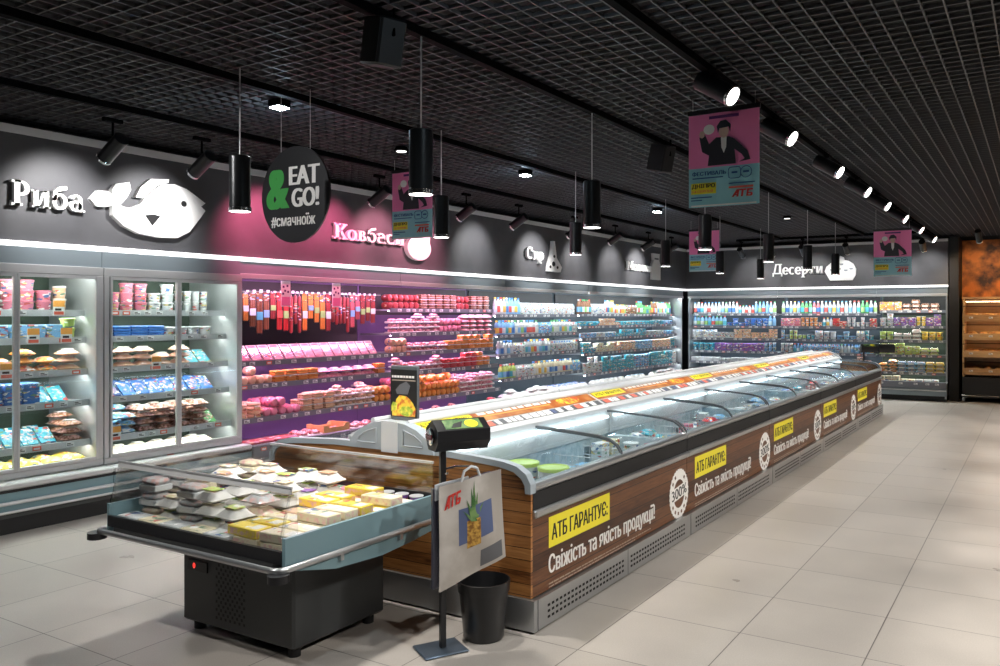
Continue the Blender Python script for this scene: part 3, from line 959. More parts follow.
# --- glass-door refrigerators
door_rows = [
    [('tub', 'white,pink,silver'), ('bucket', 'peach,white'), ('cup', 'white,pink'), ('meat', 'rosy')],
    [('box', 'white,light blue'), ('tub', 'lime,white'), ('box', 'turquoise,light blue'), ('slab', 'blue')],
    [('bag', 'orange,peach'), ('fish', 'peach,turquoise'), ('clearbag', 'peach'), ('bucket', 'cream,yellow')],
    [('fish', 'navy,blue,turquoise'), ('slab', 'cream,white'), ('box', 'blue,navy')],
    [('slab', 'cream,yellow'), ('clearbag', 'brown,cream'), ('fish', 'turquoise,green'), ('bag', 'light blue')],
    [('clearbag', 'cream,lime'), ('clearbag', 'cream'), ('bag', 'yellow,cream')],
]
shelf_words = ['top', 'second', 'third', 'fourth', 'fifth', 'bottom']
for di, (y0, W) in enumerate([(2.54, 1.325), (3.87, 1.345)]):
    fr = FL(y0)
    for si, (z, yf) in enumerate(DOOR_SH):
        nm = 'farther glass fridge' if di == 0 else 'glass fridge beside meats'
        room = (1.95 if si == 0 else DOOR_SH[si - 1][0]) - z - .05
        fill(fr, .05, W - .05, z, yf, door_rows[si], f'toward the meats, {shelf_words[si]} shelf, {nm}', f'packets on the {shelf_words[si]} shelf of the {nm}',
             run=(2, 4), room=room, full=(.82, 1), skip=.02, rows=2 if si > 2 else 1)

# --- meat cabinet with hanging sausages
fr = FL(5.22)
root_y = .34
MB().box(.032, 2.27, .672, .684, 1.27, 1.96, 'liner').obj('hook_panel', meat1, smooth=False)
MBh = MB().tube([(.04, .30, 1.84), (2.28, .30, 1.84)], .008, 'chrome')
o = MBh.obj('hanging_rail', None, (fr[0], fr[1], 0), (0, 0, fr[2]))
tag(o, 'chrome rail carrying hanging sausages in the meat cabinet', 'rail')
x = .10
while x < 2.24:
    kd = random.choice(('hang', 'hang', 'stick'))
    colour = random.choice(('maroon', 'maroon', 'brown', 'rosy', 'orange', 'red'))
    for _ in range(random.randint(1, 3)):
        sz = random.uniform(.66, 1.06)
        w = KIND[kd]['w'] + .006
        if x + w > 2.26: x = 9; break
        put(kd, colour, place(fr, x + w / 2, .305, 1.832), fr[2] + random.uniform(-.1, .1), 'from the glass doors, on the chrome rail above the meats', 'sausages hanging on the meat cabinet rail', '', (1, 1, sz))
        x += w
MEAT = 'hanging-sausage cabinet'
fill(fr, .04, 2.28, 1.13, .12, [('flat', 'rosy,pink,red'), ('flat', 'pink,red')], 'from the glass doors, top shelf, ' + MEAT, 'sliced meats on the sausage cabinet top shelf', run=(3, 5))
fill(fr, .04, 2.28, .90, .12, [('meat', 'pink,rosy'), ('roll', 'pink,peach'), ('links', 'orange,peach'), ('clearbag', 'pink')], 'from the glass doors, middle shelf, ' + MEAT, 'meats on the sausage cabinet middle shelf', room=.19, full=(.8, 1))
fill(fr, .04, 2.28, .57, .08, [('ring', 'orange,peach'), ('links', 'orange,peach'), ('meat', 'peach,rosy'), ('roll', 'orange,pink')], 'from the glass doors, low shelf, ' + MEAT, 'meats on the sausage cabinet low shelf', room=.25, full=(.75, 1), rows=2)
fill(fr, .04, 1.0, .27, -.10, [('slab', 'maroon,rosy'), ('clearbag', 'rosy'), ('meat', 'rosy')], 'from the glass doors, floor deck, ' + MEAT, 'meats on the sausage cabinet deck', room=.2, rows=2)
fill(fr, 1.42, 2.28, .27, -.10, [('roll', 'rosy,maroon'), ('meat', 'rosy,maroon')], 'beyond the crate, floor deck, ' + MEAT, 'meats on the sausage cabinet deck', room=.22, rows=2)
# cardboard crate of ham on the deck
cr = thing('cardboard_crate', 'orange cardboard crate on the deck of the hanging-sausage cabinet', 'crate', place(fr, 1.21, .07, .271), fr[2])
c = MB().box(-.19, .19, -.13, .13, 0, .012, 'cardboard')
sidep = [(-.19, 0), (.19, 0), (.19, .15), (.13, .15), (.10, .12), (-.10, .12), (-.13, .15), (-.19, .15)]
c.prism(sidep, 0, .01, 'cardboard', frame((0, -.12, 0), (1, 0, 0), (0, 0, 1))).prism(sidep, 0, .01, 'cardboard', frame((0, .13, 0), (1, 0, 0), (0, 0, 1)))
c.box(-.19, -.18, -.12, .12, .012, .15, 'cardboard').box(.18, .19, -.12, .12, .012, .15, 'cardboard')
c.obj('crate_body', cr, smooth=False)
MB().box(-.18, .18, -.1312, -.13, .055, .064, 'brown' if 'brown' in M else 'rim').obj('printed_line', cr, smooth=False)
for i, xx in enumerate((-.12, 0, .12)):
    put('roll', 'rosy', place(fr, 1.21 + xx * .95, .075, .284), fr[2], 'from the glass doors in the orange cardboard crate', 'ham rolls in the cardboard crate')
# pink leaflets hanging from the meat canopy
for i, xx in enumerate((.58, 1.28)):
    lf = MB().box(-.06, .06, -.003, 0, -.26, 0, 'tag').box(-.055, .055, -.0036, -.003, -.25, -.16, 'poster_pink')
    for (a, b_) in ((-.03, -.06), (.02, -.05), (-.01, -.10), (.03, -.11), (-.035, -.13)):
        lf.box(a - .012, a + .012, -.0036, -.003, b_ - .01, b_ + .012, 'purple_ink')
    q = lf.obj('price_leaflet', None, place(fr, xx, .02, 1.945), (0, 0, fr[2]), smooth=False)
    tag(q, 'pink price leaflet hanging before the sausages, ' + ('closer to the glass doors' if i == 0 else 'farther from the glass doors'), 'leaflet', 'pink price leaflets')

# --- five-shelf meat cabinet
fr = FL(7.525)
MEAT = 'five-shelf meat cabinet'
def rooms(sh): return [(1.95 if i == 0 else sh[i - 1][0]) - sh[i][0] - .05 for i in range(len(sh))]
mrow = [
    [('links', 'maroon,brown'), ('ring', 'maroon,brown'), ('roll', 'maroon')],
    [('clearbag', 'pink,rosy'), ('roll', 'pink,rosy'), ('meat', 'pink')],
    [('meat', 'peach,rosy'), ('links', 'orange,peach'), ('roll', 'peach,pink')],
    [('links', 'orange,red'), ('ring', 'rosy,orange'), ('meat', 'rosy')],
    [('clearbag', 'pink,rosy'), ('meat', 'rosy,pink'), ('roll', 'orange,pink')],
]
RM = rooms(M2_SH)
for si, (z, yf) in enumerate(M2_SH):
    fill(fr, .04, 2.21, z, yf, mrow[si], f'from the glass doors, {shelf_words[si]} shelf, {MEAT}', f'meats on the {shelf_words[si]} shelf of the five-shelf cabinet', run=(3, 6), room=RM[si] + .02, full=(.8, 1), rows=2 if si == 4 else 1)
fill(fr, .04, 2.21, .27, -.10, [('roll', 'maroon,rosy'), ('ring', 'maroon,brown'), ('meat', 'rosy,maroon')], 'from the glass doors, floor deck, ' + MEAT, 'meats on the five-shelf cabinet deck', run=(3, 5), room=.22, rows=2)

# --- dairy cabinets
fr = FL(9.78)
drow = [
    [('tall', 'white,grey,red,light blue'), ('tall', 'silver,turquoise'), ('carton', 'red,orange,white'), ('tall', 'white,light blue')],
    [('milk', 'white,light blue'), ('carton', 'white,light blue'), ('milk', 'white')],
    [('milk', 'lime,white'), ('milk', 'white'), ('carton', 'white')],
    [('milk', 'white,lime'), ('milk', 'blue,turquoise'), ('carton', 'white,light blue'), ('milk', 'cream')],
]
for si, (z, yf) in enumerate(D1_SH):
    fill(fr, .05, 2.46, z, yf, drow[si], f'from the meats, {shelf_words[si]} shelf, milk cabinet', f'milk on the {shelf_words[si]} shelf of the milk cabinet', run=(4, 8))
fill(fr, .04, 2.46, .27, -.10, [('clearbag', 'white'), ('pouch', 'silver,light blue'), ('pouch', 'green,blue')], 'from the meats, floor deck, milk cabinet', 'bags on the milk cabinet deck', run=(4, 7), room=.26, full=(.82, 1), rows=2)
fr = FL(12.30)
erow = [
    [('tall', 'white,red,brown,green'), ('tall', 'silver,white'), ('drink', 'green,red,white'), ('carton', 'white,brown')],
    [('cup', 'light blue,turquoise,white'), ('tub', 'white,light blue'), ('multi', 'pink,peach'), ('tub', 'turquoise')],
    [('cup', 'white,peach,light blue'), ('multi', 'light blue,turquoise'), ('tub', 'light blue,pink'), ('cup', 'white')],
    [('tub', 'green,white'), ('box', 'peach,white'), ('cup', 'turquoise,white'), ('box', 'light blue,cream')],
    [('multi', 'turquoise,light blue'), ('tub', 'light blue,green'), ('cup', 'white,brown'), ('tub', 'white,turquoise')],
]
RM = rooms(D2_SH)
for si, (z, yf) in enumerate(D2_SH):
    fill(fr, .05, 4.22, z, yf, erow[si], f'toward the corner, {shelf_words[si]} shelf, corner dairy cabinet', f'dairy on the {shelf_words[si]} shelf before the room corner', run=(4, 7), room=RM[si], full=(.82, 1))
fill(fr, .05, 4.22, .27, -.10, [('clearbag', 'white'), ('pouch', 'silver,light blue')], 'toward the corner, floor deck, corner dairy cabinet', 'bags on the deck before the room corner', run=(6, 9), room=.26, full=(.82, 1))

# --- back wall cabinets
brow = [
    [('tall', 'white,pink,silver,orange'), ('tall', 'white,lime'), ('drink', 'orange,green,white'), ('tall', 'light blue,white')],
    [('multi', 'white,cream'), ('milk', 'turquoise,light blue'), ('tub', 'blue,light blue'), ('drink', 'blue,white')],
    [('carton', 'white,silver'), ('tub', 'blue,turquoise'), ('cup', 'light blue,white'), ('multi', 'peach,white')],
    [('tub', 'pink,turquoise,white'), ('multi', 'peach,white'), ('box', 'blue,purple'), ('cup', 'light blue,white')],
    [('box', 'white'), ('slab', 'white,silver'), ('box', 'brown,white'), ('tub', 'white,light blue')],
]
RM = rooms(B1_SH)
for bi, (x0, W, ref) in enumerate([(-6.58, 1.95, 'corner yogurt cabinet'), (-4.625, 1.9, 'dessert-sign cabinet')]):
    fr = FB(x0)
    for si, (z, yf) in enumerate(B1_SH):
        rows = brow[si]
        if bi == 1:
            rows = [[('tall', 'green,white,purple,orange'), ('drink', 'red,white,orange'), ('tall', 'white,rosy')],
                    [('drink', 'white,turquoise'), ('box', 'red,pink'), ('cup', 'orange,white'), ('tub', 'white')],
                    [('cup', 'white,lime,turquoise'), ('cup', 'green,light blue'), ('tub', 'light blue,white'), ('carton', 'white')],
                    [('cup', 'turquoise,white,peach'), ('carton', 'light blue,yellow'), ('drink', 'light blue,white,pink')],
                    [('box', 'red,maroon'), ('tub', 'white,blue'), ('box', 'peach,brown'), ('cup', 'rosy')]][si]
        fill(fr, .04 if bi == 0 else .01, W - .01, z, yf, rows, f'from the corner, {shelf_words[si]} shelf, {ref}', f'products on the {shelf_words[si]} shelf, {ref}', run=(2, 5), room=RM[si], full=(.82, 1))
    fill(fr, .04, W - .03, .27, -.10, [('clearbag', 'white,silver'), ('bag', 'white')], f'from the corner, floor deck, {ref}', f'bags on the floor deck, {ref}', run=(5, 8), room=.2, skip=.25)
fr = FB(-2.72)
crow = [
    [('box', 'brown,peach'), ('bucket', 'peach,pink'), ('cake', 'brown'), ('box', 'rosy,orange')],
    [('cake', 'white,silver'), ('tub', 'turquoise,white'), ('cup', 'yellow'), ('box', 'purple,white')],
    [('cake', 'cream,white'), ('tub', 'green,lime'), ('cake', 'peach'), ('tub', 'yellow')],
    [('cake', 'cream'), ('cake', 'white,cream'), ('box', 'brown,lime'), ('cake', 'lime')],
    [('bag', 'yellow,orange'), ('cake', 'yellow'), ('cake', 'light blue'), ('bag', 'orange,yellow')],
]
RM = rooms(B3_SH)
for si, (z, yf) in enumerate(B3_SH):
    fill(fr, .02, 1.20, z, yf, crow[si], f'toward the bread rack, {shelf_words[si]} shelf, boxed dessert cabinet', f'desserts on the {shelf_words[si]} shelf of the boxed dessert cabinet', run=(2, 3), room=RM[si], full=(.82, 1))
fill(fr, .02, 1.20, .27, -.10, [('box', 'cream,peach'), ('tub', 'white,pink'), ('box', 'white')], 'toward the bread rack, floor deck, boxed dessert cabinet', 'desserts on the boxed dessert deck', run=(2, 4), room=.18, full=(.6, 1), rows=2)

# ------------------------------------------------------------------ signs on the sign wall (slab-serif letters and icons)
def R4(x0, y0, x1, y1): return [(x0, y0), (x1, y0), (x1, y1), (x0, y1)]
def ARC(cx, cy, rx, ry, t, a0, a1, n=18, t2=None):
    t2 = t if t2 is None else t2
    out, inn = [], []
    for i in range(n + 1):
        a = R(a0 + (a1 - a0) * i / n)
        out.append((cx + rx * math.cos(a), cy + ry * math.sin(a)))
        inn.append((cx + (rx - t) * math.cos(a), cy + (ry - t2) * math.sin(a)))
    return ('band', out, inn)
def SER(x, y, w=.36, h=.09): return R4(x - w / 2, y, x + w / 2, y + h)
GL = {   # glyph: (advance, [outlines])
    'Р': (.72, [R4(.1, 0, .3, 1), SER(.2, 0, .4), R4(0, .91, .35, 1), ARC(.32, .70, .34, .30, .18, -95, 95, t2=.10)]),
    'и': (.78, [R4(.08, 0, .26, .7), R4(.48, 0, .66, .7), [(.2, 0), (.3, 0), (.54, .7), (.44, .7)], SER(.17, 0, .3, .07), SER(.57, 0, .3, .07), R4(0, .63, .2, .7), R4(.42, .63, .6, .7)]),
    'б': (.68, [ARC(.31, .33, .31, .33, .17, 0, 360, 26, t2=.09), [(.0, .34), (.16, .34), (.22, .72), (.60, .86), (.58, 1.0), (.30, .95), (.06, .74)]]),
    'а': (.66, [ARC(.26, .22, .26, .22, .16, 0, 360, 22, t2=.08), R4(.36, .0, .54, .5), R4(.5, 0, .64, .08), ARC(.28, .47, .26, .23, .17, 0, 165, 14, t2=.09)]),
    'К': (.84, [R4(.1, 0, .3, 1), SER(.2, 0, .4), SER(.2, .91, .4), [(.28, .42), (.60, .92), (.78, .92), (.42, .46)], [(.34, .52), (.48, .60), (.78, .08), (.58, .08)], SER(.70, 0, .34), SER(.68, .91, .30)]),
    'о': (.66, [ARC(.31, .34, .31, .35, .17, 0, 360, 26, t2=.09)]),
    'в': (.64, [R4(.08, 0, .26, .7), R4(0, 0, .2, .08), R4(0, .62, .2, .7), ARC(.26, .52, .26, .18, .15, -90, 90, t2=.08), ARC(.26, .20, .32, .20, .17, -90, 90, t2=.08)]),
    'с': (.60, [ARC(.31, .34, .31, .35, .17, 50, 310, 22, t2=.09)]),
    'С': (.86, [ARC(.43, .5, .43, .51, .22, 48, 312, 24, t2=.11), R4(.62, .66, .74, .98)]),
    'р': (.70, [R4(.08, -.3, .26, .7), SER(.17, -.3, .34, .08), R4(0, .62, .2, .7), ARC(.28, .34, .36, .36, .18, -110, 110, t2=.09)]),
    'М': (1.1, [R4(.1, 0, .26, 1), R4(.78, 0, .98, 1), [(.14, 1), (.34, 1), (.58, .2), (.48, .2)], [(.48, .2), (.58, .2), (.9, 1), (.74, 1)], SER(.18, 0, .36), SER(.88, 0, .4), R4(0, .91, .3, 1), R4(.78, .91, 1.08, 1)]),
    'л': (.70, [R4(.44, 0, .62, .7), [(.0, 0), (.16, 0), (.30, .7), (.16, .7)], R4(.14, .61, .6, .7), SER(.53, 0, .3, .07)]),
    'к': (.70, [R4(.08, 0, .26, .7), SER(.17, 0, .34, .08), R4(0, .62, .3, .7), [(.24, .30), (.46, .70), (.62, .70), (.36, .32)], [(.28, .36), (.40, .44), (.66, .0), (.46, .0)]]),
    'Д': (.96, [R4(.64, .1, .82, 1), [(.10, .1), (.22, .1), (.40, 1), (.28, 1)], R4(.26, .9, .9, 1), R4(0, .06, .94, .17), R4(0, -.16, .1, .1), R4(.84, -.16, .94, .1)]),
    'е': (.62, [ARC(.31, .34, .31, .35, .17, 0, 320, 24, t2=.09), R4(.1, .29, .6, .38)]),
    'т': (.66, [R4(.23, 0, .41, .7), SER(.32, 0, .34, .08), R4(.02, .60, .62, .7), R4(.02, .48, .10, .7), R4(.54, .48, .62, .7)]),
}
def sign_word(word, name, label, T, w, h, depth=.05):
    """Raised letters standing off the wall; T maps sign plane (x right, y up, z out)."""
    root = thing(name, label, 'sign', T.translation, 0, 'department signs')
    T0 = Matrix.Translation(-T.translation) @ T
    tot = sum(GL[c][0] for c in word)
    sx = w / tot
    x = 0
    for c in word:
        adv, outs = GL[c]
        mb = MB()
        for ol in outs:
            if ol[0] == 'band':
                _, o_, i_ = ol
                n = len(o_)
                P = [((x + p[0]) * sx, p[1] * h) for p in o_] + [((x + p[0]) * sx, p[1] * h) for p in i_]
                v = [(a, b, .012) for a, b in P] + [(a, b, depth) for a, b in P]
                k = 2 * n
                f = []
                for i in range(n - 1):
                    f += [(i, n + i, n + i + 1, i + 1), (k + i, k + i + 1, k + n + i + 1, k + n + i), (i, i + 1, k + i + 1, k + i), (n + i, k + n + i, k + n + i + 1, n + i + 1)]
                f += [(0, k, k + n, n), (n - 1, 2 * n - 1, k + 2 * n - 1, k + n - 1)]
                mb.add(v, f, 'white_sign', T0)
            else:
                mb.prism([((x + p[0]) * sx, p[1] * h) for p in ol], .012, depth, 'white_sign', T0)
        mb.box((x + .05) * sx, (x + .12) * sx, .1 * h, .2 * h, 0, .014, 'white_sign', 0, T0)
        mb.obj('letter', root, smooth=False)
        x += adv
    return root

def wall_T(y, z): return frame((XW, y, z), (0, 1, 0), (0, 0, 1))
def back_T(x, z): return frame((x, YB, z), (1, 0, 0), (0, 0, 1))

sign_word('Риба', 'department_sign', 'white raised letters Риба above the glass door refrigerators', wall_T(3.18, 2.42), .55, .19)
sign_word('Ковбаси', 'department_sign', 'white raised letters Ковбаси on the pink lit wall above the meats', wall_T(6.42, 2.43), 1.16, .17)
sign_word('Сир', 'department_sign', 'white raised letters Сир high above the milk cabinet', wall_T(10.30, 2.44), .50, .18)
sign_word('Молоко', 'department_sign', 'white raised letters Молоко high above the cabinet before the corner', wall_T(13.75, 2.44), 1.12, .17)
sign_word('Десерти', 'department_sign', 'white raised letters Десерти on the back wall', back_T(-4.72, 2.42), 1.02, .22)

# icons beside the words
ic = thing('fish_sign', 'white raised fish cut-out on the wall beside the letters Риба', 'sign', (XW, 4.3, 2.5), 0, 'department icons')
body = [(3.949, 2.52), (3.957, 2.421), (4.047, 2.343), (4.18, 2.291), (4.373, 2.273), (4.547, 2.282), (4.666, 2.346), (4.773, 2.479), (4.827, 2.553), (4.783, 2.587), (4.827, 2.622), (4.727, 2.679), (4.636, 2.727), (4.517, 2.754), (4.402, 2.738), (4.303, 2.665), (4.234, 2.592), (4.194, 2.541), (4.1, 2.495), (4.034, 2.505), (3.996, 2.538)]
lobe1 = [(3.77, 2.536), (3.832, 2.612), (3.919, 2.616), (3.99, 2.55), (3.96, 2.504), (3.894, 2.484), (3.819, 2.483)]
lobe2 = [(4.001, 2.526), (3.955, 2.588), (3.949, 2.637), (3.983, 2.686), (4.1, 2.715), (4.113, 2.653), (4.079, 2.586), (4.034, 2.53)]
fin = [(4.153, 2.595), (4.202, 2.691), (4.289, 2.767), (4.465, 2.792), (4.459, 2.759), (4.351, 2.721), (4.267, 2.642), (4.223, 2.596)]
TF = Matrix.Translation((0, -4.3, -2.5)) @ frame((0, 0, 0), (0, 1, 0), (0, 0, 1))
for nm, pl in (('fish_body', body), ('tail_lobe', lobe1), ('tail_lobe', lobe2), ('back_fin', fin)):
    P = list(pl)
    # ensure counter-clockwise
    ar = sum(P[i][0] * P[(i + 1) % len(P)][1] - P[(i + 1) % len(P)][0] * P[i][1] for i in range(len(P)))
    if ar < 0: P = P[::-1]
    MB().prism(P, .0 if nm == 'fish_body' else .001, .05 if nm == 'fish_body' else .048, 'white_sign', TF).obj(nm, ic, smooth=False)
e = (4.606, 2.591)
ey = MB(); ey.lathe([(.028, 0), (.028, .002)], 'black', 14, TF @ Matrix.Translation((e[0], e[1], .05)))
ey.obj('fish_eye', ic)
tri = [(4.24, 2.451), (4.303, 2.366), (4.379, 2.457), (4.317, 2.467)]
MB().prism(tri, .05, .052, 'black', TF).obj('side_fin', ic, smooth=False)

def oval(cx, cy, rx, ry, n=28): return [(cx + rx * math.cos(2 * math.pi * i / n), cy + ry * math.sin(2 * math.pi * i / n)) for i in range(n)]
ic = thing('sausage_sign', 'white round sausage cut-out sign at the end of the letters Ковбаси', 'sign', (XW, 7.83, 2.42), 0, 'department icons')
T0 = frame((0, 0, 0), (0, 1, 0), (0, 0, 1))
MB().prism(oval(0, 0, .22, .15), 0, .06, 'white_sign', T0).obj('sausage_slice', ic, smooth=False)
MB().prism([(-.08, .12), (.20, .07), (.21, .17), (.0, .19)], .001, .055, 'white_sign', T0).obj('sausage_end', ic, smooth=False)
ic = thing('cheese_sign', 'white tall cheese wedge cut-out sign beside the letters Сир', 'sign', (XW, 11.08, 2.28), 0, 'department icons')
MB().prism([(-.17, .0), (.22, .0), (.26, .08), (.10, .22), (.04, .48), (-.02, .48), (-.06, .26), (-.14, .12)], 0, .05, 'white_sign', T0).obj('cheese_body', ic, smooth=False)
for (a, b_, r_) in ((.0, .12, .05), (.02, .24, .03), (-.1, .07, .03), (.12, .07, .03)):
    MB().prism(oval(a, b_, r_, r_ * .8, 14), .05, .052, 'black', T0).obj('cheese_hole', ic, smooth=False)
ic = thing('milk_sign', 'white milk bottle cut-out sign beside the letters Молоко', 'sign', (XW, 15.1, 2.3), 0, 'department icons')
MB().prism([(-.2, 0), (.2, 0), (.2, .30), (.14, .38), (.16, .52), (-.16, .52), (-.14, .38), (-.2, .30)], 0, .05, 'white_sign', T0).obj('bottle_shape', ic, smooth=False)
MB().prism([(-.10, .40), (.10, .40), (.10, .43), (-.10, .43)], .05, .052, 'rim', T0).obj('bottle_line', ic, smooth=False)
ic = thing('muffin_sign', 'white muffin cut-out sign beside the letters Десерти on the back wall', 'sign', (-3.38, YB, 2.28), 0, 'department icons')
TB = frame((0, 0, 0), (1, 0, 0), (0, 0, 1))
MB().prism([(-.20, 0), (.22, 0), (.28, .10), (.29, .22), (.24, .32), (.15, .38), (.07, .40), (.06, .45), (0, .48), (-.06, .45), (-.08, .38), (-.18, .35), (-.27, .27), (-.30, .18)], 0, .05, 'white_sign', TB).obj('muffin_shape', ic, smooth=False)
for (a, b_) in ((-.16, .22), (-.03, .24), (.10, .21), (.2, .24), (.02, .33)):
    MB().prism([(a - .04, b_), (a + .04, b_), (a + .03, b_ - .035), (a - .02, b_ - .035)], .05, .052, 'capline', TB).obj('icing_mark', ic, smooth=False)

# ------------------------------------------------------------------ freezer island: five double modules
XC, YF, ML, NF = -3.15, 3.5, 2.1, 5
HW = .95
LID = [(.935, .742), (.908, .782), (.86, .812), (.78, .828), (.65, .838), (.52, .846), (.40, .852), (.326, .855)]
def freezer(i):
    place_word = ['at the island end beside the tray cooler', 'second along the island from the tray cooler', 'middle of the five along the island', 'fourth along the island from the tray cooler', 'at the island end by the back wall'][i]
    root = thing('chest_freezer', 'brown board fronted double chest freezer ' + place_word, 'freezer', (XC, YF + ML * i, 0), 0, 'chest freezers of the island')
    g = .004
    y0, y1 = g, ML - g
    MB().box(-.90, .90, y0 + .02, y1 - .02, .015, .17, 'black').obj('base', root, smooth=False)
    hull = MB().box(-.93, .93, y0, y1, .171, .36, 'gunmetal').box(-.88, .88, y0, y1, .36, .50, 'frost')
    hull.box(-.93, -.88, y0, y1, .36, .70, 'frost').box(.88, .93, y0, y1, .36, .70, 'frost').box(-.30, .30, y0, y1, .36, .852, 'frost')
    hull.box(-.88, -.30, y0, y0 + .03, .36, .69, 'frost').box(.30, .88, y0, y0 + .03, .36, .69, 'frost')
    hull.box(-.88, -.30, y1 - .03, y1, .36, .69, 'frost').box(.30, .88, y1 - .03, y1, .36, .69, 'frost')
    hull.obj('hull', root, smooth=False)
    for s in (1, -1):
        def X(a): return s * a
        k = MB().box(X(.90), X(.98), y0, y1, .012, .165, 'steel')
        k.box(X(.98), X(.9805), y0, y0 + .006, .012, .165, 'rim').box(X(.98), X(.9805), 1.05, 1.056, .012, .165, 'rim')
        n = 46
        for q in range(n):
            yy = .10 + q * (ML - .2) / n
            if abs(yy - 1.04) < .04: continue
            for zz in (.045, .075, .105):
                k.box(X(.9795), X(.981), yy, yy + .024, zz, zz + .013, 'black')
        k.obj('kick_plate', root, smooth=False)
        wp = MB().box(X(.931), X(HW), y0, y1, .171, .58, 'wood')
        w_ = wp.obj('board_panel', root, smooth=False)
        T = frame((X(HW) + s * .0004, (0.16 if s > 0 else ML - .16), 0), (0, s, 0), (0, 0, 1))
        lb = MB().box(0, .70, .385, .545, 0, .001, 'yellow', 0, T)
        lb.text('АТБ ГАРАНТУЄ:', .64, .085, T @ Matrix.Translation((.03, .42, .001)), 'ink', .0006, .05)
        lb.obj('guarantee_label', w_, smooth=False, label='yellow label reading АТБ ГАРАНТУЄ')
        tx = MB().text('Свіжість та якість продукції!', 1.36, .125, T @ Matrix.Translation((0, .225, 0)), 'white_ink', .001, .05)
        tx.obj('slogan', w_, smooth=False, label='white slogan lettering')
        ln = MB()
        random.seed(5)
        for zz, ww in ((.195, 1.28), (.178, 1.05)):
            xx = 0
            while xx < ww:
                d = random.uniform(.02, .06)
                ln.box(xx, xx + d, zz, zz + .006, 0, .0006, 'pale_ink', 0, T)
                xx += d + .008
        ln.obj('small_print', w_, smooth=False)
        em = MB()
        P = []
        for q in range(64):
            a = 2 * math.pi * q / 64; r_ = .178 if q % 2 else .170
            P.append((1.79 + r_ * math.cos(a), .335 + r_ * math.sin(a)))
        v = [T @ Vector((x, y, .0008)) for x, y in P] + [T @ Vector((1.79 + .10 * math.cos(2 * math.pi * q / 64), .335 + .10 * math.sin(2 * math.pi * q / 64), .0008)) for q in range(64)]
        em.add(v, [(q, (q + 1) % 64, 64 + (q + 1) % 64, 64 + q) for q in range(64)], 'white_ink')
        for a0 in range(30, 330, 24):
            if 70 < a0 < 280 or True:
                a = R(a0)
                c_, s_ = math.cos(a), math.sin(a)
                em.box(-.012, .012, .128, .150, .0008, .0014, 'wood', 0, T @ Matrix.Translation((1.79, .335, 0)) @ Matrix.Rotation(a, 4, 'Z'))
        Tb = T @ Matrix.Translation((1.79, .345, 0)) @ Matrix.Rotation(R(6), 4, 'Z')
        em.box(-.165, .165, -.045, .045, .0014, .002, 'white_ink', 0, Tb)
        em.text('300%', .27, .072, Tb @ Matrix.Translation((-.135, -.036, .002)), 'ink', .0006, .02)
        em.obj('round_emblem', w_, smooth=False, label='white round emblem reading 300%')
        MB().box(X(.935), X(.952), y0, y1, .612, .70, 'black').obj('dark_band', root, smooth=False)
        MB().box(X(.935), X(.972), y0, y1, .572, .612, 'steel', .008).obj('bumper_rail', root)
        MB().box(X(.88), X(.956), y0, y1, .70, .742, 'steel', .012).obj('top_frame', root)
        # two sliding glass lids
        for q in (0, 1):
            a, b_ = (y0 + .03, 1.06) if q == 0 else (1.04, y1 - .03)
            dz = .004 if q == 0 else .014
            lid = MB()
            rings = [[(X(x), a, z + dz), (X(x), b_, z + dz), (X(x), b_, z + dz + .004), (X(x), a, z + dz + .004)] for x, z in LID]
            lid.loft(rings, 'lid_glass')
            lo = lid.obj('glass_lid', root)
            for yy in (a, b_):
                fr_ = MB()
                rings = [[(X(x), yy - .011, z + dz - .004), (X(x), yy + .011, z + dz - .004), (X(x), yy + .011, z + dz + .010), (X(x), yy - .011, z + dz + .010)] for x, z in LID]
                fr_.loft(rings, 'rim')
                fr_.obj('lid_edge', lo)
        # raised price rail: white ledge, strip of price tags, slanted banner, white top tube
        lip = MB().box(X(.295), X(.325), y0, y1, .70, .896, 'white', .004)
        p = [(.29, .858), (.325, .898), (.285, .915), (.13, .992), (0, .992), (0, .858)]
        lip.prism([(X(x), z) for x, z in (p if s > 0 else p[::-1])], -y1, -y0, 'white', frame((0, 0, 0), (1, 0, 0), (0, 0, 1)))
        lip.obj('price_rail', root, smooth=False)
        U = Vector((0, s, 0)); V = Vector((X(.13 - .285), 0, .992 - .915)).normalized()
        Tn = frame((X(.285), 0 if s > 0 else ML, .915), U, V)
        bn = MB().box(.02, ML - .02, .072, .170, .001, .003, 'banner', 0, Tn)
        bn.box(.03, .55, .095, .165, .003, .004, 'yellow', 0, Tn)
        bn.text('АТБ ГАРАНТУЄ:', .46, .034, Tn @ Matrix.Translation((.06, .113, .004)), 'ink', .0004, .012)
        random.seed(20 + i)
        xx = .62
        while xx < 1.5:
            d = random.uniform(.03, .09)
            bn.box(xx, xx + d, .135, .160, .003, .0036, 'white_ink', 0, Tn)
            xx += d + .02
        bn.box(.62, 1.45, .112, .122, .003, .0036, 'tag_orange', 0, Tn)
        bn.prism(oval(1.72, .127, .16, .046, 20), .003, .0036, 'food', Tn)
        bn.obj('orange_banner', root, smooth=False)
        rt = MB().box(.02, ML - .02, .008, .062, .001, .0025, 'rim', 0, Tn)
        rs = rt.obj('tag_strip', root, smooth=False)
        xx = .05
        while xx < ML - .1:
            d = random.choice((.045, .06, .08))
            c = random.choice(('tag', 'tag', 'tag', 'tag_red', 'bag_photo'))
            MB().box(xx, xx + d, .011, .058, .0025, .004, c, 0, Tn).obj('price_tag', rs, smooth=False)
            xx += d + random.choice((.015, .03, .06))
        MB().tube([(X(.13), y0, .998), (X(.13), y1, .998)], .015, 'white').obj('top_tube', root)
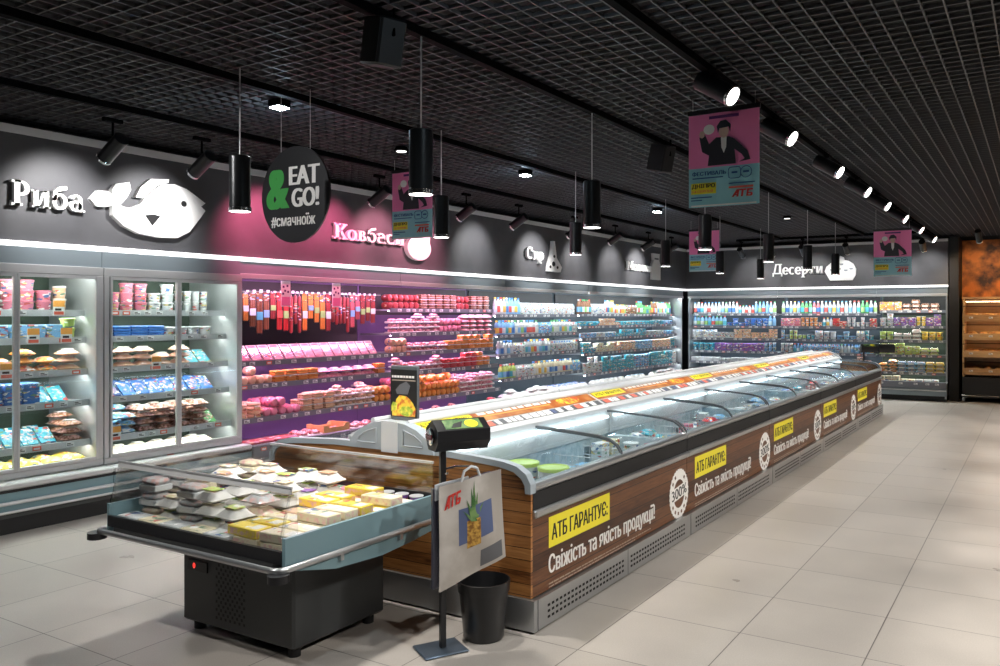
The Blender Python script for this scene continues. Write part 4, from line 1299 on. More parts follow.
        MB().box(X(.332), X(.35), .06, ML - .06, .825, .838, 'added_freezer_led').obj('led_strip', root, smooth=False)  # glowing strip added below the rail to light the basin
        # wire basket dividers
        for q in range(1, 5):
            yy = ML * q / 5
            d = MB()
            for z in (.54, .60, .66):
                d.cyl((X(.32), yy, z), (X(.87), yy, z), .003, 'white', 6)
            for j in range(12):
                d.cyl((X(.33 + j * .047), yy, .501), (X(.33 + j * .047), yy, .67), .0025, 'white', 5)
            d.obj('wire_divider', root)
    # end panels and moulded end caps
    def endcap(y, out):
        up = [(.958, .70), (.958, .748), (.93, .798), (.875, .832), (.79, .850), (.65, .860), (.40, .874)]
        lo = [(.925, .70), (.922, .74), (.902, .772), (.855, .803), (.77, .820), (.65, .829), (.40, .842)]
        prof = up + [(-x, z) for x, z in up[::-1]] + [(-x, z) for x, z in lo] + lo[::-1]
        T = frame((0, y + .03, 0), (1, 0, 0), (0, 0, 1))
        MB().prism([(x, z) for x, z in prof][::-1], 0.01, .06, 'capgrey', T).obj('end_rim', root, smooth=False)
        ob = [(.95, .171), (.95, .70)] + lo + [(-x, z) for x, z in lo[::-1]] + [(-.95, .70), (-.95, .171)]
        MB().prism(ob, *((.028, .045) if out < 0 else (0, .024)), 'wood_end', T).obj('end_board', root, smooth=False)
        MB().box(-.98, .98, y - .03 if out < 0 else y, y if out < 0 else y + .03, .012, .168, 'steel').obj('end_kick', root, smooth=False)
        # half-round cap that closes the price rail, with white centre stripe
        h = [(.04 + x, .845 + (z - .855) * .87) for x, z in [(-.31, .855), (.31, .855), (.30, .90), (.26, .95), (.19, 1.0), (.11, 1.03), (.04, 1.04), (-.04, 1.04), (-.11, 1.03), (-.19, 1.0), (-.26, .95), (-.30, .90)]]
        T2 = frame((0, y + .03, 0), (1, 0, 0), (0, 0, 1))
        cp = MB().prism(h, 0, .075, 'capgrey', T2).obj('rail_end_cap', root, smooth=False)
        MB().box(-.02, .10, .835, 1.007, *((.0755, .0775) if out < 0 else (-.002, 0)), 'white', 0, T2).obj('white_stripe', cp, smooth=False)
        for s in (1, -1) if out < 0 else ():
            pts = [T2 @ Vector((.04 + s * x, z, .076)) for x, z in ((.10, .88), (.24, .88), (.225, .91), (.18, .94), (.10, .965), (.10, .88))]
            MB().tube(pts, .004, 'capline', 6).obj('moulded_groove', cp)
    if i == 0: endcap(0, -1)
    if i == NF - 1: endcap(ML, 1)
    return root
for i in range(NF):
    freezer(i)

# frozen goods in the freezers (aisle side)
random.seed(41)
KIND['tubL'] = None
def ice_tub(colour, lid_colour, x, y, z, r, h, label, grp):
    t = thing('ice_cream_tub', label, 'tub', (x, y, z), 0, grp)
    a = MB().lathe([(r * .82, 0), (r * .96, h - .02), (r, h - .018)], 'tint', 24).obj('tub_body', t)
    a.color = (*PAL[colour], 1)
    b = MB().lathe([(r * 1.02, h - .02), (r * 1.04, h - .002), (r * .98, h + .002), (r * .9, h - .004)], 'tint', 24).obj('tub_lid', t)
    b.color = (*PAL[lid_colour], 1)
    c = MB().lathe([(r * .875, .03), (r * .945, h - .045)], 'printed', 24, caps=False).obj('tub_print', t)
    c.color = (*PAL[colour], 1)
ice_tub('white', 'lime', -2.66, 4.13, .501, .095, .22, 'large white ice cream tub with green lid, close to the price rail', 'green-lidded ice cream tubs')
ice_tub('white', 'lime', -2.45, 4.13, .501, .092, .21, 'large white ice cream tub with green lid, close to the aisle', 'green-lidded ice cream tubs')
FZ = ['first', 'second', 'third', 'fourth', 'fifth']
for i in range(NF):
    for q in range(5):
        if i == 0 and q == 1: continue
        y0 = YF + ML * i + ML * q / 5
        level = .66 if (i + q) % 3 else .57
        runs = [[('box', ('red,pink')), ('bag', 'white,red')], [('bag', 'white,light blue'), ('box', 'white')], [('bag', 'light blue,blue'), ('bag', 'grey')], [('box', 'light blue,white'), ('bag', 'turquoise')], [('tub', 'white,pink'), ('box', 'white,cream')]][(i * 2 + q) % 5]
        for cx in range(3):
            for cy in range(2):
                kd, cs = random.choice(runs)
                kd = {'bag': 'frozen'}.get(kd, kd)
                colour = random.choice(cs.split(','))
                k = KIND[kd]
                zz = .5015
                xx = -2.42 - cx * .165; yy = y0 + .121 + cy * .172
                n = max(1, int((level - .50) / k['h'] + random.choice((0, .6))))
                # tall heaps: only the topmost packet shows, so a carton carries it
                for t in range(n):
                    o = put(kd, colour, (xx, yy, zz), R(90) + random.uniform(-.04, .04), f'in {ORD[q]} basket, {FZ[i]} freezer from the cooler', f'frozen food in the {FZ[i]} freezer', '')
                    zz += k['h'] + .002

# ------------------------------------------------------------------ tray cooler in front of the island
CX0, CX1, CY0, CY1 = -4.0, -2.75, 2.38, 3.40
tc = thing('tray_cooler', 'low glass-sided tray cooler on a dark pedestal in front of the freezer island', 'cooler', ((CX0 + CX1) / 2, 2.9, 0))
ox, oy = (CX0 + CX1) / 2, 2.9
def L_(x, y, z): return (x - ox, y - oy, z)
MBp = MB().box(-3.76 - ox, -2.95 - ox, 2.63 - oy, 3.24 - oy, .05, .44, 'gunmetal', .012)
ped = MBp.obj('pedestal', tc)
gm = MB()
for a in range(13):
    for b_ in range(15):
        if (a + b_) % 2 == 0:
            gm.box(-3.50 - ox + a * .017, -3.50 - ox + a * .017 + .012, 2.629 - oy, 2.632 - oy, .10 + b_ * .02, .10 + b_ * .02 + .013, 'black')
gm.obj('vent_grille', ped, smooth=False)
dp = MB().box(-3.71 - ox, -3.56 - ox, 2.622 - oy, 2.63 - oy, .315, .365, 'satin_black').obj('control_panel', ped, smooth=False)
MB().text('0', .016, .026, frame((-3.665 - ox, 2.6215 - oy, .327), (1, 0, 0), (0, 0, 1)), 'led_red', .0006, .02).obj('red_digit', dp, smooth=False)
for sx in (-3.70, -3.01):
    for sy in (2.69, 3.18):
        MB().cyl(L_(sx, sy, .001), L_(sx, sy, .05), .03, 'black', 12).obj('foot', tc)
# tub: flared underside
ring = lambda x0, x1, y0, y1, z, c=.05: [L_(*p, z) for p in ((x0 + c, y0), (x1 - c, y0), (x1, y0 + c), (x1, y1 - c), (x1 - c, y1), (x0 + c, y1), (x0, y1 - c), (x0, y0 + c))]
t = MB().loft([ring(-3.72, -2.98, 2.62, 3.26, .44), ring(-3.9, -2.84, 2.46, 3.36, .475), ring(CX0, CX1, CY0, CY1, .50), ring(CX0, CX1, CY0, CY1, .545)], 'gunmetal')
t.obj('tub', tc)
# end panel on the freezer-aisle side: teal-grey with bowed lower edge, and its mirror
for s in (1, -1):
    pl = [(CY0 + .01 - oy, .52), (CY0 + .3 - oy, .455), (CY0 + .6 - oy, .44), (CY1 - .2 - oy, .455), (CY1 - oy, .48), (CY1 - oy, .655), (CY0 + .01 - oy, .655)]
    xx = (CX1 - ox) if s > 0 else (CX0 - ox - .02)
    MB().prism(pl, 0, .02, 'teal', frame((xx, 0, 0), (0, 1, 0), (0, 0, 1))).obj('end_panel', tc, smooth=False)
MB().box(CX0 - ox, CX1 - ox, CY0 - oy, CY0 - oy + .018, .546, .60, 'satin_black').obj('front_panel', tc, smooth=False)
MB().box(CX0 - ox, CX1 - ox, CY1 - oy - .018, CY1 - oy, .546, .66, 'satin_black').obj('rear_panel', tc, smooth=False)
# glass walls
T = frame(L_(CX0, CY0 + .005, .60), (1, 0, 0), Vector((0, .06, .25)).normalized())
MB().box(0, CX1 - CX0, 0, .26, 0, .006, 'acrylic', 0, T).obj('front_glass', tc, smooth=False)
MB().box(.0, CX1 - CX0, .238, .264, -.001, .008, 'strip', 0, T).box(0, CX1 - CX0, .262, .27, -.002, .012, 'alu', 0, T).obj('front_glass_rail', tc, smooth=False)
MB().prism([(CY0 + .01 - oy, .656), (CY1 - oy, .656), (CY1 - oy, .83), (CY0 + .055 - oy, .84)], 0, .006, 'acrylic', frame((CX0 - ox, 0, 0), (0, 1, 0), (0, 0, 1))).obj('side_glass', tc, smooth=False)
MB().prism([(CY0 + .004 - oy, .656), (CY0 + .1 - oy, .656), (CY0 + .09 - oy, .845), (CY0 + .055 - oy, .845)], 0, .008, 'acrylic', frame((CX1 - ox - .009, 0, 0), (0, 1, 0), (0, 0, 1))).obj('corner_glass', tc, smooth=False)
MB().box(CX0 - ox, CX1 - ox, CY1 - oy - .012, CY1 - oy - .006, .661, .815, 'acrylic').box(CX0 - ox, CX1 - ox, CY1 - oy - .016, CY1 - oy - .002, .815, .828, 'alu').obj('rear_glass', tc, smooth=False)
# bumper bar all round on short brackets
def rr(x0, x1, y0, y1, z, r, n=6):
    P = []
    for (cx_, cy_, a0) in ((x1 - r, y0 + r, -90), (x1 - r, y1 - r, 0), (x0 + r, y1 - r, 90), (x0 + r, y0 + r, 180)):
        for i in range(n + 1):
            a = R(a0 + 90 * i / n)
            P.append(L_(cx_ + r * math.cos(a), cy_ + r * math.sin(a), z))
    return P
MB().tube(rr(CX0 - .035, CX1 + .035, CY0 - .04, CY1 + .01, .53, .05), .014, 'steel', 10, closed=True).obj('bumper_bar', tc)
for px_, py_ in ((CX0 - .03, CY0 - .035), (CX1 + .03, CY0 - .035)):
    w = MB().lathe([(.02, -.016), (.045, -.016), (.045, .016), (.02, .016)], 'satin_black', 18, Matrix.Translation(L_(px_, py_, .505)))
    w.obj('corner_roller', tc)
for yy in (2.7, 3.1):
    MB().box(CX1 - ox + .0, CX1 - ox + .04, yy - oy - .01, yy - oy + .01, .49, .54, 'steel').obj('bar_bracket', tc, smooth=False)
MB().box(CX0 - ox + .02, CX1 - ox - .02, CY0 - oy + .02, CY1 - oy - .02, .546, .556, 'shelf').obj('tray_deck', tc, smooth=False)

# goods on the tray
random.seed(52)
def box_pack(mb): return mb
b = MB().box(-.10, .10, -.045, .045, 0, .042, 'tint', .003).box(-.094, .094, -.0455, -.0447, .006, .034, 'meat').box(-.08, .02, -.04, .04, .042, .0428, 'printed').box(.03, .085, -.03, .03, .042, .0426, 'card')
b.box(.1, .1006, -.04, .04, .005, .036, 'meat')
kind('pastry', 'pastry_box', 'box', b, .21, .092, .043, 'pastry box')
W_ = 'on the tray cooler'
def stack(kd, cols, x, y, n, rz, grp, where, z0=.5565, sc=None):
    z = z0
    words = {1: [''], 2: ['lower', 'upper'], 3: ['lower', 'middle', 'upper'], 4: ['lowest', 'second-lowest', 'second-highest', 'highest']}[n]
    for k_ in range(n):
        put(kd, random.choice(cols), (x, y, z), rz + random.uniform(-.05, .05), where, grp, words[k_], sc)
        z += KIND[kd]['h'] + .001
for j in range(8):           # stacks of pastry boxes along the aisle-side end panel
    y = 2.50 + j * .105
    stack('pastry', ['cream', 'cream', 'yellow'] if j > 1 else ['brown', 'cream'], -2.87, y, 3 if j in (2, 3, 4, 6) else 2, R(0), 'pastry boxes along the teal end panel', 'beside the teal end panel of the tray cooler')
for j in range(8):
    y = 2.50 + j * .105
    stack('pastry', ['cream', 'yellow', 'peach', 'white'], -3.09, y, 3 if j in (4, 5, 7) else 2, R(0), 'pastry boxes in the middle of the tray cooler', 'one row in from the teal end panel')
for j in range(6):
    for i in range(5):
        x = -3.285 - i * .154; y = 2.575 + j * .148
        if y > 3.20: continue
        kd, cs = random.choice([('pouch', ['peach', 'cream', 'purple']), ('clearbag', ['cream', 'white']), ('cake', ['white', 'cream']), ('pouch', ['cream', 'lime'])])
        stack(kd, cs, x, y, 3 if (i + j) % 3 else 2, random.uniform(-.08, .08), 'bags heaped on the tray cooler', 'heaped ' + W_, sc=(.88, .92, 1))
for i in range(5):
    put('slab', 'lime' if i % 2 else 'cream', (-3.88 + i * .165, 2.452, .5575), 0, 'along the front glass of the tray cooler', 'flat packets along the front glass')
    if i < 5: put('slab', 'cream' if i % 2 else 'white', (-3.88 + i * .165, 2.452, .5815), 0, 'along the front glass of the tray cooler', 'flat packets along the front glass', 'upper')
for i in range(4):
    put('roll', 'black' if i < 2 else 'pink', (-3.66 + i * .15, 3.332, .5575), R(90), 'along the rear glass of the tray cooler', 'rolls along the rear glass')
for i in range(3):
    put('cup', 'purple', (-3.02 + i * .1, 3.34, .5575), 0, 'along the rear glass of the tray cooler', 'cups along the rear glass')

# ------------------------------------------------------------------ table-top card on the price rail, bag stand, bag, bin
cd = thing('menu_card_stand', 'upright black picture card with a burger photo on the freezer rail', 'sign', (-3.14, 3.62, .9935))
bd = MB().box(-.101, .101, -.012, .012, 0, .315, 'rim', .006).obj('card_frame', cd)
fc = MB().box(-.098, .098, -.0128, -.012, .02, .292, 'ink').obj('card_face', cd, smooth=False)
pb = MB()
T = frame((0, -.0128, 0), (1, 0, 0), (0, 0, 1))
P = [(-.085, .025), (.085, .025), (.088, .07), (.07, .10), (.045, .125), (.02, .14), (-.03, .145), (-.055, .12), (-.06, .10), (-.088, .085)]
pb.prism(P, 0, .0006, 'food', T).prism([(-.092, .05), (-.05, .06), (-.045, .10), (-.08, .105), (-.093, .08)], .0006, .0012, 'salad', T).prism(oval(.02, .055, .05, .03, 16), .0006, .0012, 'salad', T)
pb.prism([(-.05, .15), (.03, .15), (.05, .20), (.02, .225), (-.03, .205), (-.06, .175)], 0, .0005, 'smoke', T)
pb.obj('burger_picture', fc, smooth=False)
hd = MB()
xx = -.088
for d in (.012, .02, .016, .022, .014, .02, .018, .016):
    hd.box(xx, xx + d, .245, .258, 0, .0006, 'white_ink', 0, T); xx += d + .004
hd.box(-.088, .088, .228, .233, 0, .0006, 'pale_ink', 0, T)
hd.obj('heading', fc, smooth=False)

def bag_stand(label, x, y, rz, twin=False):
    st = thing('bag_dispenser_stand', label, 'stand', (x, y, 0), rz, 'black pole stands')
    MB().box(-.12, .10, -.09, .09, .002, .012, 'slate', .004).obj('base_plate', st)
    MB().box(-.014, .014, -.014, .014, .012, .955, 'satin_black', .003).obj('pole', st)
    bx = MB()
    poly = [(-.045, .955), (.045, .955), (.078, 1.0), (.078, 1.055), (.0, 1.10), (-.078, 1.055), (-.078, 1.0)]
    bx.prism(poly, 0, .27, 'satin_black', frame((-.055, .0, 0), (0, 1, 0), (0, 0, 1)))
    h = bx.obj('dispenser_box', st, smooth=False)
    MB().lathe([(.0, 0), (.038, .0), (.042, .008), (.036, .014), (.0, .016)][1:], 'chrome', 22, Matrix.Translation((-.056, 0, 1.022)) @ Matrix.Rotation(R(-90), 4, 'Y')).obj('round_badge', h)
    MB().box(-.0728, -.0718, -.038, .038, 1.01, 1.034, 'red_glass').obj('red_badge_stripe', h, smooth=False)
    n = Vector((0, .078, -.045))
    Ts = frame((-.03, -.078, 1.0552), (1, 0, 0), Vector((0, .078, .045)).normalized())
    MB().box(.02, .21, .01, .08, .0005, .0015, 'leaf', 0, Ts).prism(oval(.16, .045, .035, .03, 14), .0015, .0022, 'yellow', Ts).prism([(.05, .02), (.10, .02), (.12, .065), (.07, .05)], .0015, .0022, 'ink', Ts).obj('top_print', h, smooth=False)
    if twin:
        MB().prism(poly, 0, .26, 'satin_black', frame((.24, 0, 0), (0, 1, 0), (0, 0, 1))).obj('second_box', st, smooth=False)
    else:
        MB().tube([(0, 0, .86), (.06, -.02, .875), (.12, -.02, .87), (.17, -.01, .862)], .005, 'chrome', 6).tube([(0, 0, .84), (.02, -.02, .845)], .005, 'chrome', 6).obj('hook_arm', st)
    return st
bag_stand('black pole stand with a boxed head between the tray cooler and the freezer', -2.455, 3.10, R(60))
bag_stand('small black twin-headed pole stand beyond the far freezer end', -2.62, 14.9, R(25), True)

# shopping bags hanging on the stand: printed front bag over plain dark ones
bg = thing('shopping_bag', 'beige shopping bag with a pineapple print hanging on the pole stand', 'bag', (-2.47, 3.02, .29))
A = Vector((-2.425, 3.02, 0)); B = Vector((-2.25, 3.27, 0))
U = (B - A).normalized(); N = U.cross(Vector((0, 0, 1)))
wbag = (B - A).length
def bag_pt(u, v, off):
    """u 0..1 across, v 0..1 upward on the hanging sheet."""
    bulge = .018 * math.sin(math.pi * u) * math.sin(math.pi * min(1, v * 1.1)) + .006 * math.sin(9 * u + 4 * v)
    z = (.31 + .13 * u) * (1 - v) + (.80 + .06 * u) * v
    uu = u + .10 * (1 - v) * max(0, u - .2)
    p = A + U * (wbag * uu) + N * (bulge + off)
    return (p.x + 2.47, p.y - 3.02, z - .29)
def bag_sheet(mb, off, m, u0=0, u1=1, v0=0, v1=1, n=12, k=14, th=.004):
    f = [bag_pt(u0 + (u1 - u0) * i / n, v0 + (v1 - v0) * j / k, off) for j in range(k + 1) for i in range(n + 1)]
    b = [bag_pt(u0 + (u1 - u0) * i / n, v0 + (v1 - v0) * j / k, off - th) for j in range(k + 1) for i in range(n + 1)]
    Nn = len(f)
    F = []
    for j in range(k):
        for i in range(n):
            a = j * (n + 1) + i
            F += [(a, a + 1, a + n + 2, a + n + 1), (Nn + a, Nn + a + n + 1, Nn + a + n + 2, Nn + a + 1)]
    for i in range(n):
        a = k * (n + 1) + i
        F += [(i, Nn + i, Nn + i + 1, i + 1), (a, a + 1, Nn + a + 1, Nn + a)]
    for j in range(k):
        a = j * (n + 1); c = a + n
        F += [(a, a + n + 1, Nn + a + n + 1, Nn + a), (c, Nn + c, Nn + c + n + 1, c + n + 1)]
    return mb.add(f + b, F, m)
front = bag_sheet(MB(), .035, 'bag_print').obj('front_sheet', bg)
bag_sheet(MB(), .026, 'film', th=.02).obj('bag_body', bg)
ph = bag_sheet(MB(), .0362, 'bag_photo', .30, .82, .36, .72, th=.001).obj('blue_print', front)
gr_ = bag_sheet(MB(), .0362, 'smoke', .62, .95, .04, .22, th=.001).obj('grey_print', front)
pi = bag_sheet(MB(), .0376, 'pine', .42, .62, .30, .58, th=.001).obj('pineapple_print', front)
pl = MB()
for (ua, va, ub, vb) in ((.52, .56, .42, .80), (.52, .56, .50, .90), (.52, .56, .60, .84), (.52, .56, .36, .70), (.52, .56, .68, .72), (.52, .56, .55, .96)):
    a = Vector(bag_pt(ua, va, .0385)); b_ = Vector(bag_pt(ub, vb, .0385))
    s_ = U * .014
    pl.add([tuple(a - s_), tuple(a + s_), tuple(b_), tuple(a - s_ + N * .001), tuple(a + s_ + N * .001), tuple(b_ + N * .001)], [(0, 2, 1), (3, 4, 5), (0, 1, 4, 3), (1, 2, 5, 4), (2, 0, 3, 5)], 'leaf')
pl.obj('leaf_print', front, smooth=False)
p0 = Vector(bag_pt(.08, .76, .0375)); p1 = Vector(bag_pt(.34, .79, .0375)); p2 = Vector(bag_pt(.08, .86, .0375))
logo(MB(), (p1 - p0).length, .06, frame(p0, (p1 - p0), Vector((0, 0, 1))), 'red_ink').obj('red_lettering', front, smooth=False)
MB().tube([bag_pt(.35, .99, .03), bag_pt(.40, 1.09, .03), bag_pt(.52, 1.12, .03), bag_pt(.62, 1.08, .03), bag_pt(.66, .99, .03)], .007, 'white', 8).obj('bag_handle', bg)
rb = thing('spare_bag', 'dark plain bags hanging behind the pineapple bag', 'bag', (-2.47, 3.02, .29))
bag_sheet(MB(), -.006, 'bag_dark', -.06, .9, .02, .97, th=.03).obj('dark_sheet', rb)
bag_sheet(MB(), .004, 'white', -.03, .5, .86, 1.01, th=.012).obj('white_top', rb)

bn = thing('waste_bin', 'round black plastic waste bin beside the freezer end', 'bin', (-2.375, 3.325, 0))
MB().lathe([(.095, .002), (.10, .012), (.124, .25), (.130, .252), (.132, .288), (.126, .29), (.120, .252), (.09, .02)], 'bin', 36, caps=True).obj('bin_body', bn)
MB().lathe([(.1215, .235), (.129, .237), (.130, .252), (.1215, .252)], 'satin_black', 36, caps=False).obj('bin_rim', bn)

# ------------------------------------------------------------------ bread rack by the mural
rk = thing('bread_rack', 'wooden bread rack with four slanted tiers under the orange mural', 'rack', (-1.24, 16.9, 0))
RW = 2.4
sp = [(.0, .46), (.60, .46), (.60, 1.90), (.10, 1.90), (.08, 1.78), (.0, 1.3)]
for x0 in (0, RW - .03):
    MB().prism(sp, 0, .03, 'rackwood', frame((x0, 0, 0), (0, 1, 0), (0, 0, 1))).obj('side_panel', rk, smooth=False)
MB().box(0.03, RW - .03, .57, .60, .46, 1.90, 'rackwood').obj('back_panel', rk, smooth=False)
MB().box(0, RW, .08, .60, 1.90, 1.93, 'rackwood').obj('top_board', rk, smooth=False)
MB().box(0, RW, 0, .60, .08, .455, 'satin_black').obj('plinth', rk, smooth=False)
MB().tube([(-.02, -.03, .12), (RW, -.03, .12)], .014, 'chrome').obj('bumper_bar', rk)
for xx in (.0, RW - .05):
    MB().box(xx, xx + .04, .0, .05, .001, .08, 'steel').box(xx, xx + .04, .5, .55, .001, .08, 'steel').obj('leg', rk, smooth=False)
TIERS = [.56, .88, 1.20, 1.54]
for k_, z in enumerate(TIERS):
    t = MB()
    t.prism([(.02, z - .06), (.02, z + .06), (.04, z + .06), (.04, z - .03), (.565, z + .09), (.565, z + .07)], .031, RW - .031, 'rackwood', frame((0, 0, 0), (0, 1, 0), (0, 0, 1)))
    ti = t.obj('tier', rk, smooth=False)
    for q in range(7):
        link_child('price_tag', tag_mesh, ti, (.14 + q * .32, .0195, z + .01))
    MB().box(.05, RW - .05, .10, .125, z + .30, z + .31, 'added_warm_led').obj('led_strip', ti, smooth=False)  # warm glowing strip added over each tier to brighten the rack
def loaf_mesh(long):
    mb = MB()
    if long:
        rings = []
        for i in range(9):
            t_ = i / 8; s_ = .35 + .65 * math.sin(math.pi * (.08 + .84 * t_)) ** .5
            rings.append([((t_ - .5) * .22, .045 * s_ * math.cos(2 * math.pi * j / 10), .036 + .036 * s_ * math.sin(2 * math.pi * j / 10)) for j in range(10)])
        mb.loft(rings, 'crust')
    else:
        mb.blob((0, 0, .04), (.07, .065, .04), 'crust', 12, 7, .03)
    return mb
random.seed(77)
LM = [loaf_mesh(True).mesh('bread_loaf'), loaf_mesh(False).mesh('bread_bun')]
for k_, z in enumerate(TIERS):
    cnt = [0, 0]
    x = .165
    while x < 1.25:
        ty = 0 if k_ % 2 else random.choice((0, 1))
        w = .25 if ty == 0 else .18
        o = bpy.data.objects.new(('bread_loaf', 'bread_bun')[ty], LM[ty])
        COL.objects.link(o)
        o.location = (-1.24 + x, 16.9 + .19, z - .03 + .15 * .2286 + .004 + .014)
        o.rotation_euler = (R(12.9), 0, random.uniform(-.2, .2))
        cnt[ty] += 1
        tag(o, f"{ordinal(cnt[ty])} brown {('long bread loaf', 'round bread bun')[ty]} on the {('lowest', 'second-lowest', 'second-highest', 'top')[k_]} tier of the wooden rack", 'bread', 'bread on the wooden rack')
        x += w

# ------------------------------------------------------------------ hanging fittings
def spot(name, parent, loc, aim, power, size, blend, color, rad=.03):
    l = bpy.data.lights.new(name, 'SPOT')
    l.energy = power
    l.spot_size = R(size)
    l.spot_blend = blend
    l.color = color
    l.shadow_soft_size = rad
    o = bpy.data.objects.new(name, l)
    COL.objects.link(o)
    o.parent = parent
    o.location = loc
    o.rotation_euler = Vector(aim).to_track_quat('-Z', 'Y').to_euler()
    return o

def pendant(label, x, y):
    p = thing('pendant_lamp', label, 'lamp', (x, y, 2.24), 0, 'black cylinder pendant lamps')
    MB().lathe([(.056, .012), (.0625, .012), (.0625, .32), (.058, .325), (.01, .327)], 'lamp_black', 24).obj('cylinder_shade', p)
    MB().lathe([(.0625, -.012), (.066, -.012), (.066, .012), (.0625, .012)], 'chrome', 24, caps=False).obj('lamp_ring', p)
    MB().lathe([(.060, -.006), (.060, .004)], 'lens', 20).obj('lamp_lens', p)
    MB().cyl((0, 0, .326), (0, 0, ZC - 2.24 - (.046 if x > -3 else 0)), .0045, 'cable', 8).obj('cable', p)
    spot('pendant_light', p, (0, 0, -.02), (0, 0, -1), P_PENDANT, 120, .7, (1, .96, .9), .05)
row1 = [3.33, 5.23, 7.55, 9.7, 11.6, 13.4]
for i, y in enumerate(row1):
    pendant(f'{ORD[i]} black cylinder pendant above the freezer island, counting from the tray cooler', -2.78, y)
for i, y in enumerate([3.31, 5.26, 7.5, 9.9, 12.0, 14.1]):
    pendant(f'{ORD[i]} black cylinder pendant over the cabinet aisle, counting from the green-lettered disc sign', -4.18, y)

# black busway rails under the grid
for i, x in enumerate((-2.79, -4.33)):
    o = MB().box(x - .025, x + .025, -2.9, 15.8, ZC - .045, ZC - .002, 'track').obj('lighting_rail', smooth=False)
    tag(o, ('black lighting rail under the ceiling above the freezer island', 'black lighting rail under the ceiling above the cabinet aisle')[i], 'rail')
o = MB().box(-5.66, -5.62, -2.9, 16.2, ZC - .045, ZC - .002, 'track').obj('lighting_rail', smooth=False)
tag(o, 'black lighting rail under the ceiling beside the sign wall', 'rail')
o = MB().box(-1.74, -1.695, -2.9, 16.9, ZC - .045, ZC - .002, 'track').obj('lighting_rail', smooth=False)
tag(o, 'black lighting rail carrying the row of aisle spotlights', 'rail')
o = MB().box(-5.2, -1.78, 15.88, 15.92, ZC - .045, ZC - .002, 'track').obj('lighting_rail', smooth=False)
tag(o, 'short black lighting rail in front of the dessert sign', 'rail')

def track_spot(label, x, y, z, aim, power, size, color, group, length=.26, r=.055, lens='lens', blend=.5):
    t = thing('track_spotlight', label, 'lamp', (x, y, z), 0, group)
    d = Vector(aim).normalized()
    T = d.to_track_quat('Z', 'Y').to_matrix().to_4x4()
    MB().lathe([(.02, -length / 2 - .01), (r, -length / 2), (r, length / 2 - .02)], 'lamp_black', 22, T).obj('spot_body', t)
    MB().lathe([(r, length / 2 - .02), (r * 1.06, length / 2 - .018), (r * 1.06, length / 2), (r * .94, length / 2)], 'chrome', 22, T, caps=False).obj('spot_rim', t)
    MB().lathe([(r * .95, length / 2 - .03), (r * .95, length / 2 - .012)], lens, 22, T).obj('spot_lens', t)
    MB().tube([(0, 0, ZC - .052 - z), (0, 0, .10), tuple(-d * length * .15 + Vector((0, 0, .06)))], .008, 'track', 8).box(-.02, .02, -.07, .07, ZC - .075 - z, ZC - .0475 - z, 'track').obj('bracket', t)
    spot('track_light', t, tuple(d * (length / 2 + .01)), aim, power, size, blend, color, .04)
    return t
for i, y in enumerate([4.70, 6.05, 7.7, 9.1, 10.4, 11.9, 13.6, 15.4]):
    track_spot(f'{ORD[i]} black aisle spotlight with glowing lens, counting towards the back wall', -1.66, y, 2.95, (.80, -.14, -.50), P_TRACK, 90, (1, .96, .9), 'aisle spotlights on the ceiling track', r=.06)
for i, y in enumerate([1.6, 3.4, 5.4, 7.6, 9.8, 12.0, 14.2]):
    track_spot(f'{ORD[i]} added black spotlight out of view across the aisle, lighting the freezer fronts', .75, y, 2.93, (-.62, .0, -.74), P_OPPOSITE * (.55 if i < 1 else .8 if i < 2 else 1), 80, (1, .96, .9), 'added spotlights on the opposite aisle track', r=.06)  # row added out of view to light the freezer fronts and floor
track_spot('added black spotlight out of view, brightening the tray cooler', -2.9, .95, 2.93, (-.5, 1.95, -2.3), 120, 46, (1, .98, .95), 'single added spotlights')  # added out of view to brighten the goods on the tray
track_spot('added black spotlight out of view, brightening the green-lettered disc sign', -5.05, 1.3, 2.92, (.74, 2.55, -.52), 110, 26, (1, 1, 1), 'single added spotlights')  # added out of view so that the disc lettering shows white
for i, x in enumerate((-.9, .3)):
    track_spot(f'{ORD[i]} added black warm spotlight brightening the orange mural', x, 15.6, 2.93, (.05, .75, -.6), P_OPPOSITE * .28, 90, (1, .68, .36), 'added warm spotlights aimed at the mural', r=.05)  # pair added to give the mural and rack warm light
o = MB().box(.73, .77, .4, 16.6, ZC - .045, ZC - .002, 'track').obj('lighting_rail', smooth=False)  # unseen rail, added to carry the added row across the aisle
tag(o, 'added black lighting rail out of view across the aisle', 'rail')
PINK = (1, .16, .32); PINK2 = (1, .34, .46); WHT = (1, .98, .97)
for i, (y, c, pw) in enumerate([(2.2, WHT, 1), (3.55, WHT, 1), (4.3, WHT, .8), (5.5, PINK, 1.5), (6.4, PINK, 1.4), (7.15, PINK2, 1.1), (7.9, PINK2, 1.2), (9.05, WHT, .7), (10.55, WHT, 1.0), (11.9, WHT, .7), (13.2, WHT, .7), (14.25, WHT, 1.2)]):  # the middle pink lamp over Ковбаси is added to brighten its letters
    track_spot(f'{ORD[i]} black spotlight tilted at the sign wall, counting towards the room corner', -5.90, y, 2.83, (-.74, 0, -.42), P_WALL * pw, 88, c, 'spotlights aimed at the sign wall', lens='lens_dim', blend=.8)
for i, x in enumerate([-5.1, -4.5, -3.9, -3.1, -2.4, -1.8]):
    track_spot(f'{ORD[i]} black spotlight tilted at the back wall, counting from the room corner', x, 15.9, 2.83, (0, .74, -.42), P_WALL * .5, 75, WHT, 'spotlights aimed at the back wall', lens='lens_dim', blend=.8)

